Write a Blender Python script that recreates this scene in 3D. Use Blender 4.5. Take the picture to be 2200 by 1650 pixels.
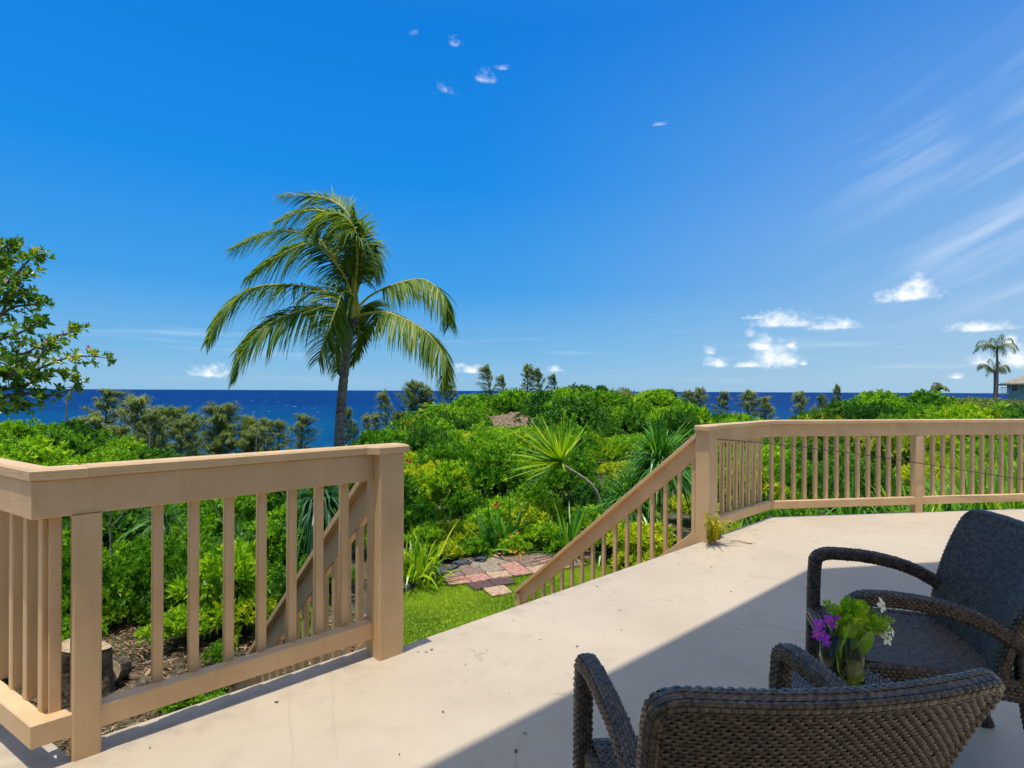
import bpy, math, random
import numpy as np
from mathutils import Matrix, Vector

for o in list(bpy.data.objects):
    bpy.data.objects.remove(o)
R = math.radians
SC = bpy.context.scene
COL = SC.collection

# ---------------------------------------------------------------- camera
H_CAM, FPX, W_PX, ROLL = 1.37, 1200.0, 2200.0, 0.0044
HORIZON = 839.5
cam_d = bpy.data.cameras.new('camera')
cam = bpy.data.objects.new('camera', cam_d)
COL.objects.link(cam)
cam_d.sensor_width = 36.0
cam_d.sensor_fit = 'HORIZONTAL'
cam_d.lens = 36.0 * FPX / W_PX
cam_d.shift_y = (HORIZON - 825.0) / W_PX
cam_d.clip_start = 0.05
cam_d.clip_end = 200000.0
cam.matrix_world = Matrix.Translation((0, 0, H_CAM)) @ Matrix.Rotation(R(90), 4, 'X') @ Matrix.Rotation(ROLL, 4, 'Z')
SC.camera = cam

# ---------------------------------------------------------------- light
SUN_H = Vector((-0.098, -0.116))            # horizontal part of the direction to the sun for unit height
sun_vec = Vector((SUN_H.x, SUN_H.y, 1.0)).normalized()
sun_el = math.asin(sun_vec.z)
sun_az = math.atan2(sun_vec.x, sun_vec.y)
sl = bpy.data.lights.new('sun', 'SUN')
sl.energy = 2.05
sl.angle = R(0.53)
sl.color = (1.0, 0.98, 0.94)
sun = bpy.data.objects.new('sun', sl)
COL.objects.link(sun)
sun.rotation_euler = sun_vec.to_track_quat('Z', 'Y').to_euler()
sun.location = (0, 0, 30)

SC.view_settings.view_transform = 'Standard'
SC.view_settings.look = 'None'
SC.view_settings.exposure = 1.05
SC.view_settings.gamma = 1.0
SC.view_settings.use_curve_mapping = False
SC.render.engine = 'CYCLES'
SC.cycles.max_bounces = 6
SC.cycles.diffuse_bounces = 3
SC.cycles.glossy_bounces = 2
SC.cycles.transmission_bounces = 6
SC.cycles.transparent_max_bounces = 8
SC.cycles.caustics_reflective = False
SC.cycles.caustics_refractive = False
SC.cycles.use_denoising = True
SC.cycles.use_adaptive_sampling = True
SC.cycles.adaptive_threshold = 0.025


def pix_dir(px, py):
    yh = HORIZON + ROLL * (px - 1100)
    az = math.atan((px - 1100) / FPX)
    el = math.atan((yh - py) / FPX * math.cos(az))
    return az, el


class NT:
    """small helper to write node trees"""
    def __init__(s, nt):
        s.nt = nt

    def n(s, t, **kw):
        nd = s.nt.nodes.new(t)
        for k, v in kw.items():
            setattr(nd, k, v)
        return nd

    def set(s, sock, v):
        if isinstance(v, bpy.types.NodeSocket):
            s.nt.links.new(v, sock)
        elif v is not None:
            if sock.type == 'RGBA' and len(v) == 3:
                v = (*v, 1)
            sock.default_value = v

    def math(s, op, a, b=None, c=None, clamp=False):
        nd = s.n('ShaderNodeMath', operation=op, use_clamp=clamp)
        for i, v in enumerate((a, b, c)):
            if v is not None:
                s.set(nd.inputs[i], v)
        return nd.outputs[0]

    def vmath(s, op, a, b=None):
        nd = s.n('ShaderNodeVectorMath', operation=op)
        s.set(nd.inputs[0], a)
        if b is not None:
            s.set(nd.inputs[1], b)
        return nd.outputs['Value'] if op in ('LENGTH', 'DOT_PRODUCT') else nd.outputs[0]

    def mix(s, f, a, b, blend='MIX'):
        nd = s.n('ShaderNodeMix', data_type='RGBA', blend_type=blend)
        s.set(nd.inputs[0], f)
        s.set(nd.inputs[6], a)
        s.set(nd.inputs[7], b)
        return nd.outputs[2]

    def range(s, v, a, b, c=0.0, d=1.0, smooth=True):
        nd = s.n('ShaderNodeMapRange', interpolation_type='SMOOTHSTEP' if smooth else 'LINEAR')
        s.set(nd.inputs[0], v)
        for i, q in enumerate((a, b, c, d)):
            s.set(nd.inputs[i + 1], q)
        return nd.outputs[0]

    def noise(s, vec, scale, detail=4, rough=0.5, dist=0.0):
        nd = s.n('ShaderNodeTexNoise')
        if vec is not None:
            s.set(nd.inputs['Vector'], vec)
        nd.inputs['Scale'].default_value = scale
        nd.inputs['Detail'].default_value = detail
        nd.inputs['Roughness'].default_value = rough
        nd.inputs['Distortion'].default_value = dist
        return nd.outputs[0]

    def bump(s, h, strength, dist=0.01):
        nd = s.n('ShaderNodeBump')
        nd.inputs['Strength'].default_value = strength
        nd.inputs['Distance'].default_value = dist
        s.set(nd.inputs['Height'], h)
        return nd.outputs[0]


# ---------------------------------------------------------------- sky with clouds
world = bpy.data.worlds.new('World')
SC.world = world
world.use_nodes = True
w = NT(world.node_tree)
world.node_tree.nodes.clear()
sky = w.n('ShaderNodeTexSky', sky_type='NISHITA', sun_disc=False)
sky.sun_elevation = sun_el
sky.sun_rotation = sun_az
sky.altitude = 60
sky.air_density = 1.0
sky.dust_density = 1.0
sky.ozone_density = 1.0
tc = w.n('ShaderNodeTexCoord')
sep = w.n('ShaderNodeSeparateXYZ')
w.set(sep.inputs[0], tc.outputs['Generated'])
az = w.math('ARCTAN2', sep.outputs[0], sep.outputs[1])
el = w.math('ARCSINE', sep.outputs[2])
ae = w.n('ShaderNodeCombineXYZ')
w.set(ae.inputs[0], az)
w.set(ae.inputs[1], el)
ae = ae.outputs[0]
# colour grade of the clear sky by height above the horizon (deep tropical blue), brightness from the Sky Texture
ramp = w.n('ShaderNodeValToRGB')
w.set(ramp.inputs[0], w.range(el, -0.05, 1.57, smooth=False))
re_ = ramp.color_ramp.elements
re_[0].position, re_[0].color = 0.042, (.262, .503, .73, 1)
re_[1].position, re_[1].color = 1.0, (.40, .58, .86, 1)
for p_, c_ in ((.074, (.165, .445, .755)), (.139, (.045, .325, .775)), (.246, (.006, .250, .765)), (.386, (.001, .195, .70)), (.68, (.05, .29, .74))):
    q_ = re_.new(p_)
    q_.color = (*c_, 1)
lum = w.n('ShaderNodeRGBToBW')
w.set(lum.inputs[0], sky.outputs[0])
grade = w.vmath('SCALE', ramp.outputs[0])
grade.node.inputs['Scale'].default_value = 3.9
nish = w.mix(w.range(el, 0.95, 0.62, 0.0, 0.985), sky.outputs[0], grade)   # only the lower sky is graded; overhead it is the Sky Texture itself
# thin high veil, thicker to the east (right) and towards the horizon
veil = w.math('MULTIPLY', w.range(az, -0.15, 0.95), w.range(el, 0.75, 0.0))
base_sky = w.mix(w.math('MULTIPLY', veil, 0.5), nish, (2.0, 2.5, 2.9))
# cirrus: long streaks that fan up to the right
c_, s_ = math.cos(R(11)), math.sin(R(11))
sx = w.math('ADD', w.math('MULTIPLY', az, c_), w.math('MULTIPLY', el, s_))
sy = w.math('SUBTRACT', w.math('MULTIPLY', el, c_), w.math('MULTIPLY', az, s_))
sy = w.math('ADD', sy, w.math('MULTIPLY', w.math('MULTIPLY', sx, sx), -0.16))
cv = w.n('ShaderNodeCombineXYZ')
w.set(cv.inputs[0], w.math('MULTIPLY', sx, 2.2))
w.set(cv.inputs[1], w.math('MULTIPLY', sy, 26.0))
streak = w.noise(cv.outputs[0], 1.0, 6, 0.55, 0.35)
streak = w.range(streak, 0.42, 0.78)
broad = w.range(w.noise(ae, 4.0, 2, 0.5), 0.26, 0.56)
cmask = w.math('MULTIPLY', w.math('MULTIPLY', w.range(az, 0.42, 0.80), w.range(el, 0.56, 0.32)), w.range(el, 0.03, 0.2))
cirrus = w.math('MULTIPLY', w.math('MULTIPLY', streak, broad), w.math('MULTIPLY', cmask, 0.42))
base_sky = w.mix(cirrus, base_sky, (3.6, 3.9, 4.2))
# low faint stratus bands near the horizon
bv = w.vmath('MULTIPLY', ae, (3.0, 42.0, 1.0))
band = w.range(w.noise(bv, 1.0, 4, 0.55), 0.52, 0.78)
band = w.math('MULTIPLY', band, w.math('MULTIPLY', w.range(el, 0.14, 0.07), w.range(el, 0.004, 0.03)))
base_sky = w.mix(w.math('MULTIPLY', band, 0.38), base_sky, (2.9, 3.3, 3.7))
# fair-weather cumulus
cl = [  # px, py(base centre), half width, height up, strength
    (1945, 640, 100, 44, 1.0), (1975, 634, 42, 52, 1.0), (1690, 696, 100, 40, 1.0), (1785, 704, 82, 26, 1.0), (1620, 684, 50, 12, .5),
    (1672, 778, 62, 62, .95), (1640, 745, 40, 46, .8), (1612, 722, 20, 24, .55), (1700, 745, 20, 22, .8), (1727, 782, 16, 18, .7),
    (1540, 784, 46, 30, .75), (1528, 758, 22, 30, .7), (1605, 786, 50, 18, .6),
    (2105, 708, 105, 26, .75), (2190, 780, 70, 60, .75), (2170, 735, 26, 28, .6), (2105, 780, 52, 30, .6), (2050, 812, 36, 16, .45),
    (450, 806, 72, 30, .7), (1005, 798, 48, 24, .7), (1195, 796, 26, 18, .55), (1412, 268, 50, 26, -.8),
    (955, 198, 52, 50, -.35), (1042, 172, 56, 56, -.5), (1072, 148, 40, 30, -.75), (978, 96, 42, 46, -.55), (881, 74, 42, 34, -.75),
]
# a few more of the same clouds round the rest of the sky
rnd = random.Random(5)
gen = w.vmath('MULTIPLY', tc.outputs['Generated'], (1.0, 1.0, 1.35))
fine = w.noise(gen, 62.0, 5, 0.62, 0.25)
coarse = w.noise(gen, 26.0, 3, 0.5)
nz = w.math('ADD', w.math('MULTIPLY', fine, 1.0), w.math('MULTIPLY', coarse, 0.5))
nz = w.math('SUBTRACT', nz, 0.75)
cloud = None
for (px, py, hw, hh, st) in cl:
    a0, e0 = pix_dir(px, py)
    a1, _ = pix_dir(px + hw, py)
    _, e1 = pix_dir(px, py - hh)
    ix, iy = 1 / max(a1 - a0, 1e-4), 1 / max(e1 - e0, 1e-4)
    nd = w.n('ShaderNodeVectorMath', operation='MULTIPLY_ADD')
    w.set(nd.inputs[0], ae)
    nd.inputs[1].default_value = (ix, iy, 1)
    nd.inputs[2].default_value = (-a0 * ix, -e0 * iy, 0)
    d = nd.outputs[0]
    # flat base: squash the lower half
    nd = w.n('ShaderNodeVectorMath', operation='MULTIPLY_ADD')
    w.set(nd.inputs[0], w.vmath('MINIMUM', d, (1e4, 0, 1e4)))
    nd.inputs[1].default_value = (0, 2.6, 0)
    w.set(nd.inputs[2], d)
    m = w.math('SUBTRACT', .60 + .34 * st, w.vmath('LENGTH', nd.outputs[0]))
    cloud = m if cloud is None else w.math('MAXIMUM', cloud, m)
cloud = w.math('ADD', cloud, w.math('MULTIPLY', nz, 1.5))
cloud = w.math('MULTIPLY', w.range(cloud, -0.05, 1.15), .95)
lumn = w.mix(w.range(coarse, 0.3, 0.7), (3.8, 4.0, 4.2), (4.6, 4.6, 4.6))
final = w.mix(cloud, base_sky, lumn)
bg = w.n('ShaderNodeBackground')
bg.inputs['Strength'].default_value = 0.13
w.set(bg.inputs['Color'], final)
wo_ = w.n('ShaderNodeOutputWorld')
w.set(wo_.inputs['Surface'], bg.outputs[0])
world.cycles.sampling_method = 'MANUAL'
world.cycles.sample_map_resolution = 1024


# ================================================================ helpers
def at(px, py, Y):
    return np.array([(px - 1100) / FPX * Y, Y, H_CAM - (py - HORIZON - ROLL * (px - 1100)) / FPX * Y])


def nrm(v):
    v = np.asarray(v, float)
    return v / (np.linalg.norm(v, axis=-1, keepdims=True) + 1e-12)


class G:
    """collects triangles"""
    def __init__(s):
        s.V, s.F, s.T, s.M, s.n = [], [], [], [], 0

    def add(s, V, F, tint=0.5, mat=0):
        V = np.asarray(V, float).reshape(-1, 3)
        F = np.asarray(F, int)
        if F.ndim == 2 and F.shape[1] == 4:
            F = np.vstack([F[:, [0, 1, 2]], F[:, [0, 2, 3]]])
        s.V.append(V)
        s.F.append(F + s.n)
        s.T.append(np.broadcast_to(np.asarray(tint, float), (len(V),)).copy())
        s.M.append(np.full(len(F), mat, int))
        s.n += len(V)
        return s

    def mesh(s, name, mats, smooth=False):
        me = bpy.data.meshes.new(name)
        V = np.vstack(s.V)
        F = np.vstack(s.F)
        me.vertices.add(len(V))
        me.vertices.foreach_set('co', V.ravel())
        me.loops.add(len(F) * 3)
        me.loops.foreach_set('vertex_index', F.ravel().astype(np.int32))
        me.polygons.add(len(F))
        me.polygons.foreach_set('loop_start', np.arange(0, len(F) * 3, 3, dtype=np.int32))
        me.polygons.foreach_set('use_smooth', np.full(len(F), bool(smooth)))
        if not isinstance(mats, (list, tuple)):
            mats = [mats]
        for m in mats:
            me.materials.append(m)
        me.polygons.foreach_set('material_index', np.concatenate(s.M).astype(np.int32))
        me.update(calc_edges=True)
        at_ = me.attributes.new('tint', 'FLOAT', 'POINT')
        at_.data.foreach_set('value', np.concatenate(s.T).astype(np.float32))
        return me


def world_off(p):
    v = Vector((0, 0, 0))
    while p is not None:
        v += p.location
        p = p.parent
    return v


def obj(name, mesh, parent=None, loc=None, mats=None, smooth=False, local=False):
    """link ONE mesh object; vertices are world coordinates unless loc is given"""
    if isinstance(mesh, G):
        mesh = mesh.mesh(name, mats, smooth)
    o = bpy.data.objects.new(name, mesh)
    COL.objects.link(o)
    if parent is not None:
        o.parent = parent
    if local:
        o.location = loc or (0, 0, 0)
    else:
        o.location = Vector(loc if loc is not None else (0, 0, 0)) - world_off(parent)
    return o


def tag(o, label=None, cat=None, group=None, kind=None):
    for k, v in (('label', label), ('category', cat), ('group', group), ('kind', kind)):
        if v:
            o[k] = v
    return o


def thing(name, label, cat, loc=(0, 0, 0), group=None, rz=0.0, scale=1.0):
    o = bpy.data.objects.new(name, None)
    COL.objects.link(o)
    o.empty_display_size = 0.1
    o.location = tuple(float(q) for q in loc)
    o.rotation_euler = (0, 0, rz)
    o.scale = (scale,) * 3 if np.isscalar(scale) else scale
    return tag(o, label, cat, group)


def copy_tree(o, parent=None):
    c = o.copy()
    COL.objects.link(c)
    c.parent = parent
    for ch in list(o.children):
        copy_tree(ch, c)
    return c


def beam(p0, p1, wd, ht, up=(0, 0, 1), ch=0.004):
    """bar with chamfered long edges; wd across, ht along up"""
    p0, p1, up = np.asarray(p0, float), np.asarray(p1, float), np.asarray(up, float)
    a = nrm(p1 - p0)
    sd = nrm(np.cross(a, up))
    uv = np.cross(sd, a)
    x, y, c = wd / 2, ht / 2, min(ch, wd * .3, ht * .3)
    sec = [(-x + c, -y), (x - c, -y), (x, -y + c), (x, y - c), (x - c, y), (-x + c, y), (-x, y - c), (-x, -y + c)]
    V = []
    for p in (p0, p1):
        for (q, r) in sec:
            V.append(p + sd * q + uv * r)
    F = []
    for i in range(8):
        j = (i + 1) % 8
        F += [(i, j, 8 + j), (i, 8 + j, 8 + i)]
    for i in range(1, 7):
        F += [(0, i + 1, i), (8, 8 + i, 8 + i + 1)]
    return np.array(V), np.array(F)


def tube(P, rad, n=6, cap=True):
    P = np.asarray(P, float)
    m = len(P)
    rad = np.broadcast_to(np.asarray(rad, float), (m,))
    T = nrm(np.gradient(P, axis=0))
    ref = np.array([0.0, 0, 1]) if abs(T[0][2]) < 0.9 else np.array([1.0, 0, 0])
    V = []
    for i in range(m):
        sd = nrm(np.cross(T[i], ref))
        uv = np.cross(sd, T[i])
        ref = uv if abs(np.dot(uv, T[min(i + 1, m - 1)])) < 0.95 else ref
        for k in range(n):
            t = 2 * math.pi * k / n
            V.append(P[i] + rad[i] * (sd * math.cos(t) + uv * math.sin(t)))
    F = []
    for i in range(m - 1):
        for k in range(n):
            k2 = (k + 1) % n
            F.append((i * n + k, i * n + k2, (i + 1) * n + k2, (i + 1) * n + k))
    F = np.array(F)
    F = np.vstack([F[:, [0, 1, 2]], F[:, [0, 2, 3]]])
    if cap:
        e = [(0, k + 1, k) for k in range(1, n - 1)]
        b = (m - 1) * n
        e += [(b, b + k, b + k + 1) for k in range(1, n - 1)]
        F = np.vstack([F, np.array(e)])
    return np.array(V), F


def spline(pts, n):
    """Catmull-Rom through pts"""
    P = np.asarray(pts, float)
    P = np.vstack([2 * P[0] - P[1], P, 2 * P[-1] - P[-2]])
    m = len(P) - 3
    out = []
    for t in np.linspace(0, m - 1e-6, n):
        i = int(t)
        u = t - i
        a, b, c, d = P[i:i + 4]
        out.append(0.5 * ((2 * b) + (c - a) * u + (2 * a - 5 * b + 4 * c - d) * u * u + (3 * b - a - 3 * c + d) * u ** 3))
    return np.array(out)


def leaf_diamonds(B, A, N, L, Wd, fold=0.15, droop=0.1):
    """one folded rhombic leaf per row; returns V,F"""
    n = len(B)
    L = np.broadcast_to(L, (n,))[:, None]
    Wd = np.broadcast_to(Wd, (n,))[:, None]
    A = nrm(A)
    S = nrm(np.cross(A, N))
    N = np.cross(S, A)
    tip = B + A * L - N * L * droop
    mid = B + A * L * 0.52
    l = mid + S * Wd * .5 + N * Wd * fold
    r = mid - S * Wd * .5 + N * Wd * fold
    V = np.stack([B, r, tip, l], 1).reshape(-1, 3)
    i = np.arange(n)[:, None] * 4
    F = np.vstack([i + np.array([[0, 1, 2]]), i + np.array([[0, 2, 3]])])
    return V, F


def blades(B, A, L, Wd, droop, nseg=4, twist=None, prof=None, rng=None):
    """strap leaves that arch under gravity"""
    n = len(B)
    L = np.broadcast_to(L, (n,))
    Wd = np.broadcast_to(Wd, (n,))
    droop = np.broadcast_to(droop, (n,))
    A = nrm(A)
    up = np.array([0, 0, 1.0])
    S = np.cross(A, up)
    bad = np.linalg.norm(S, axis=1) < 1e-3
    S[bad] = (1, 0, 0)
    S = nrm(S)
    if rng is not None:
        tw = rng.normal(0, .35, (n, 1))
        S = nrm(S * np.cos(tw) + np.cross(A, S) * np.sin(tw))
    ts = np.linspace(0, 1, nseg + 1)
    V = np.zeros((n, nseg + 1, 2, 3))
    for k, t in enumerate(ts):
        wk = (prof(t) if prof else (0.55 + 0.45 * math.sin(math.pi * min(t * 1.1 + .1, 1))) * (1 - t ** 3) + .02)
        c = B + A * (L * t)[:, None]
        c = c + np.array([0, 0, -1.0]) * (droop * L * t * t)[:, None]
        c = c - A * (np.minimum(droop, 1.2) * L * 0.28 * t ** 3)[:, None]
        V[:, k, 0] = c + S * (Wd * wk / 2)[:, None]
        V[:, k, 1] = c - S * (Wd * wk / 2)[:, None]
    m = (nseg + 1) * 2
    base = np.arange(n)[:, None] * m
    F = []
    for k in range(nseg):
        a = k * 2
        F.append(base + np.array([[a, a + 1, a + 3]]))
        F.append(base + np.array([[a, a + 3, a + 2]]))
    return V.reshape(-1, 3), np.vstack(F)


def rosettes(P, D, k, L, Wd, spread, rng, jitter=.25, lv=.3):
    """k leaves round each twig tip"""
    m = len(P)
    D = nrm(D)
    ref = np.where(np.abs(D[:, 2:3]) < .9, np.array([[0, 0, 1.0]]), np.array([[1.0, 0, 0]]))
    X = nrm(np.cross(D, ref))
    Y = np.cross(D, X)
    ph = rng.uniform(0, 6.28, (m, 1)) + np.arange(k)[None] * 2.4 + rng.normal(0, jitter, (m, k))
    th = np.linspace(spread * .45, spread * 1.15, k)[None] + rng.normal(0, jitter, (m, k))
    A = D[:, None] * np.cos(th)[..., None] + (X[:, None] * np.cos(ph)[..., None] + Y[:, None] * np.sin(ph)[..., None]) * np.sin(th)[..., None]
    B = P[:, None] - D[:, None] * (L * .35 * (np.arange(k) / k)[None, :, None])
    Nn = np.broadcast_to(D[:, None], A.shape)
    n = m * k
    Ls = L * (1 + rng.uniform(-lv, lv, n))
    V, F = leaf_diamonds(B.reshape(-1, 3), A.reshape(-1, 3), Nn.reshape(-1, 3), Ls, Ls * (Wd / L), .18, .15)
    tint = np.repeat(np.clip(np.repeat(rng.normal(.5, .2, m), k) + rng.normal(0, .14, n), 0, 1), 4)
    return V, F, tint


# ================================================================ materials
MAT = {}


def material(name):
    m = bpy.data.materials.new(name)
    m.use_nodes = True
    nt = NT(m.node_tree)
    b = m.node_tree.nodes['Principled BSDF']
    MAT[name] = m
    return m, nt, b


def leaf_mat(name, dark, mid, light, transl=0.45, rough=0.42, spec=0.4, rnd_amt=.35):
    m, t, b = material(name)
    a = t.n('ShaderNodeAttribute', attribute_name='tint').outputs['Fac']
    oi = t.n('ShaderNodeObjectInfo').outputs['Random']
    geo = t.n('ShaderNodeNewGeometry')
    f = t.math('ADD', a, t.math('MULTIPLY', t.math('SUBTRACT', oi, .5), rnd_amt), clamp=True)
    cr = t.n('ShaderNodeValToRGB')
    t.set(cr.inputs[0], f)
    e = cr.color_ramp.elements
    e[0].position, e[0].color = .12, (*dark, 1)
    e[1].position, e[1].color = .95, (*light, 1)
    q = e.new(.52)
    q.color = (*mid, 1)
    col = cr.outputs[0]
    t.set(b.inputs['Base Color'], col)
    b.inputs['Roughness'].default_value = rough
    b.inputs['Specular IOR Level'].default_value = spec
    tr = t.n('ShaderNodeBsdfTranslucent')
    warm = t.mix(1.0, col, (1.25, 1.15, .45), 'MULTIPLY')
    t.set(tr.inputs['Color'], warm)
    mx = t.n('ShaderNodeMixShader')
    mx.inputs[0].default_value = transl
    t.set(mx.inputs[1], b.outputs[0])
    t.set(mx.inputs[2], tr.outputs[0])
    t.set(m.node_tree.nodes['Material Output'].inputs[0], mx.outputs[0])
    return m


leaf_mat('leaf_bright', (0.09, 0.24, 0.008), (0.26, 0.52, 0.014), (0.62, 0.74, 0.02))
leaf_mat('leaf_mid', (0.045, 0.16, 0.008), (0.15, 0.38, 0.014), (0.4, 0.62, 0.02))
leaf_mat('leaf_deep', (0.02, 0.09, 0.012), (0.06, 0.2, 0.018), (0.19, 0.38, 0.03))
leaf_mat('leaf_yellow', (0.13, 0.24, 0.008), (0.42, 0.56, 0.012), (0.78, 0.74, 0.03), rnd_amt=.3)
leaf_mat('leaf_gloss', (0.05, 0.15, 0.008), (0.19, 0.36, 0.02), (0.62, 0.6, 0.07), rough=.3, spec=.5)
leaf_mat('leaf_iron', (0.1, 0.15, 0.035), (0.22, 0.3, 0.075), (0.42, 0.46, 0.15), transl=.4, rough=.6, rnd_amt=.5)
leaf_mat('leaf_palm', (0.035, 0.105, 0.016), (0.125, 0.245, 0.03), (0.44, 0.48, 0.075), rough=.5, spec=.3, rnd_amt=.1)
leaf_mat('leaf_palm_far', (0.03, 0.07, 0.014), (0.08, 0.15, 0.028), (0.22, 0.28, 0.06), rough=.5, rnd_amt=.1)
leaf_mat('leaf_blade', (0.025, 0.12, 0.012), (0.075, 0.28, 0.02), (0.28, 0.52, 0.04), rough=.35, spec=.5)
leaf_mat('leaf_bluegreen', (0.022, 0.096, 0.029), (0.064, 0.192, 0.064), (0.184, 0.352, 0.144), rough=.35, spec=.5)
leaf_mat('leaf_strap', (0.1, 0.26, 0.008), (0.26, 0.48, 0.012), (0.62, 0.68, 0.03), rough=.35, spec=.5)
leaf_mat('leaf_fern', (0.2, 0.26, 0.012), (0.45, 0.45, 0.02), (0.8, 0.65, 0.04))
leaf_mat('leaf_dry', (0.1, 0.055, 0.025), (0.27, 0.16, 0.075), (0.52, 0.36, 0.19), transl=.1, rough=.8)
leaf_mat('leaf_lime', (.45, .58, .06), (.60, .70, .10), (.75, .80, .25), transl=.5)
leaf_mat('lawn_grass', (.12, .22, .006), (.24, .38, .008), (.44, .54, .02), transl=.4, rough=.5)


def simple(name, col, rough=.6, spec=.3, noise=None, bump=None, metal=0):
    m, t, b = material(name)
    b.inputs['Roughness'].default_value = rough
    b.inputs['Specular IOR Level'].default_value = spec
    b.inputs['Metallic'].default_value = metal
    tcn = t.n('ShaderNodeTexCoord').outputs['Object']
    c = (*col, 1)
    if noise:
        sc, lo, hi = noise
        nz_ = t.noise(tcn, sc, 5, .6)
        c = t.mix(t.range(nz_, .3, .7), tuple(q * lo for q in col), tuple(min(q * hi, 1) for q in col))
    t.set(b.inputs['Base Color'], c)
    if bump:
        t.set(b.inputs['Normal'], t.bump(t.noise(tcn, bump[0], 5, .6), bump[1], bump[2]))
    return m


# painted timber with faint grain and scuffs
def paint_mat():
    m, t, b = material('tan_paint')
    g = t.n('ShaderNodeTexCoord').outputs['Object']
    oi = t.n('ShaderNodeObjectInfo').outputs['Random']
    big = t.noise(g, 3.0, 4, .6)
    fine_ = t.noise(t.vmath('MULTIPLY', g, (9.0, 9.0, 60.0)), 2.0, 4, .6)
    grime = t.range(t.noise(g, 16.0, 6, .7, .4), .62, .78)
    c = t.mix(t.range(big, .3, .7), (.60, .388, .188), (.72, .482, .252))
    streaks = t.noise(t.vmath('MULTIPLY', g, (26.0, 26.0, 2.2)), 1.0, 4, .65)
    c = t.mix(t.math('MULTIPLY', t.range(streaks, .45, .75), .35), c, (.52, .335, .16))
    c = t.mix(t.math('MULTIPLY', oi, .35), c, (.56, .375, .17))
    c = t.mix(t.math('MULTIPLY', grime, .5), c, (.36, .24, .12))
    t.set(b.inputs['Base Color'], c)
    b.inputs['Roughness'].default_value = .5
    b.inputs['Specular IOR Level'].default_value = .35
    h = t.math('ADD', t.math('MULTIPLY', fine_, .6), t.math('MULTIPLY', t.noise(g, 120.0, 3, .5), .4))
    t.set(b.inputs['Normal'], t.bump(h, .6, .004))


paint_mat()


def deck_mat():
    m, t, b = material('deck_coating')
    g = t.n('ShaderNodeTexCoord').outputs['Object']
    big = t.noise(g, .9, 5, .6, .3)
    med = t.noise(g, 5.0, 6, .65)
    sp = t.noise(g, 140.0, 3, .6)
    c = t.mix(t.range(big, .3, .7), (.455, .363, .245), (.52, .423, .292))
    c = t.mix(t.math('MULTIPLY', t.range(med, .50, .74), .42), c, (.37, .29, .19))
    c = t.mix(t.math('MULTIPLY', t.range(sp, .62, .75), .22), c, (.38, .29, .20))
    # meandering hairline stains
    wv = t.noise(g, 1.6, 4, .6, 1.0)
    ln = t.math('ABSOLUTE', t.math('SUBTRACT', wv, .5))
    ln = t.math('MULTIPLY', t.range(ln, .012, .0), t.range(t.noise(g, 2.3, 2), .52, .64))
    c = t.mix(t.math('MULTIPLY', ln, .65), c, (.36, .28, .18))
    vo = t.n('ShaderNodeTexVoronoi')
    t.set(vo.inputs['Vector'], g)
    vo.inputs['Scale'].default_value = 5.5
    sp2 = t.math('MULTIPLY', t.range(vo.outputs['Distance'], .035, .015), t.range(t.noise(g, 3.1, 2), .5, .6))
    c = t.mix(t.math('MULTIPLY', sp2, .7), c, (.16, .12, .08))
    # dirt gathered along the outer edge of the deck
    edge_w = t.vmath('DOT_PRODUCT', g, (0.672, -0.741, 0.0))
    edge_w = t.math('SUBTRACT', edge_w, -1.611 * 0.672 - 2.05 * 0.741)
    dirt = t.math('MULTIPLY', t.range(edge_w, .22, .0), t.range(t.noise(g, 7.0, 5, .7), .42, .66))
    c = t.mix(t.math('MULTIPLY', dirt, .45), c, (.30, .235, .15))
    # pairs of faint trowel lines across the coating
    sp3 = t.n('ShaderNodeSeparateXYZ')
    t.set(sp3.inputs[0], g)
    wob = t.math('MULTIPLY', t.math('SUBTRACT', t.noise(g, .8, 2, .5), .5), .25)
    cross = t.math('ADD', t.math('ADD', t.math('MULTIPLY', sp3.outputs[0], .94), t.math('MULTIPLY', sp3.outputs[1], .34)), wob)
    saw = t.math('PINGPONG', cross, .62)
    line = t.math('MULTIPLY', t.range(t.math('ABSOLUTE', t.math('SUBTRACT', saw, .08)), .008, .002), t.range(t.noise(g, 1.1, 3), .42, .62))
    c = t.mix(t.math('MULTIPLY', line, .35), c, (.36, .285, .19))
    t.set(b.inputs['Base Color'], c)
    b.inputs['Roughness'].default_value = .55
    b.inputs['Specular IOR Level'].default_value = .3
    h = t.math('ADD', t.math('MULTIPLY', t.noise(g, 260.0, 3, .6), .5), t.math('MULTIPLY', med, .8))
    t.set(b.inputs['Normal'], t.bump(h, .25, .004))


deck_mat()


def ground_mat():
    m, t, b = material('ground_soil')
    g = t.n('ShaderNodeTexCoord').outputs['Object']
    c = t.mix(t.range(t.noise(g, .35, 5, .6), .4, .6), (.03, .055, .012), (.085, .060, .034))
    c = t.mix(t.range(t.noise(g, 5.0, 5, .7), .45, .7), c, (.17, .115, .065))
    t.set(b.inputs['Base Color'], c)
    b.inputs['Roughness'].default_value = .9
    t.set(b.inputs['Normal'], t.bump(t.noise(g, 9.0, 6, .7), .8, .06))


ground_mat()


def lawn_mat():
    m, t, b = material('lawn_turf')
    g = t.n('ShaderNodeTexCoord').outputs['Object']
    c = t.mix(t.range(t.noise(g, 1.4, 4, .6), .35, .65), (.16, .27, .006), (.24, .37, .008))
    c = t.mix(t.math('MULTIPLY', t.range(t.noise(g, 30.0, 4, .7), .45, .7), .6), c, (.19, .29, .02))
    t.set(b.inputs['Base Color'], c)
    b.inputs['Roughness'].default_value = .8
    t.set(b.inputs['Normal'], t.bump(t.noise(g, 80.0, 4, .7), .8, .02))


lawn_mat()


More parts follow.
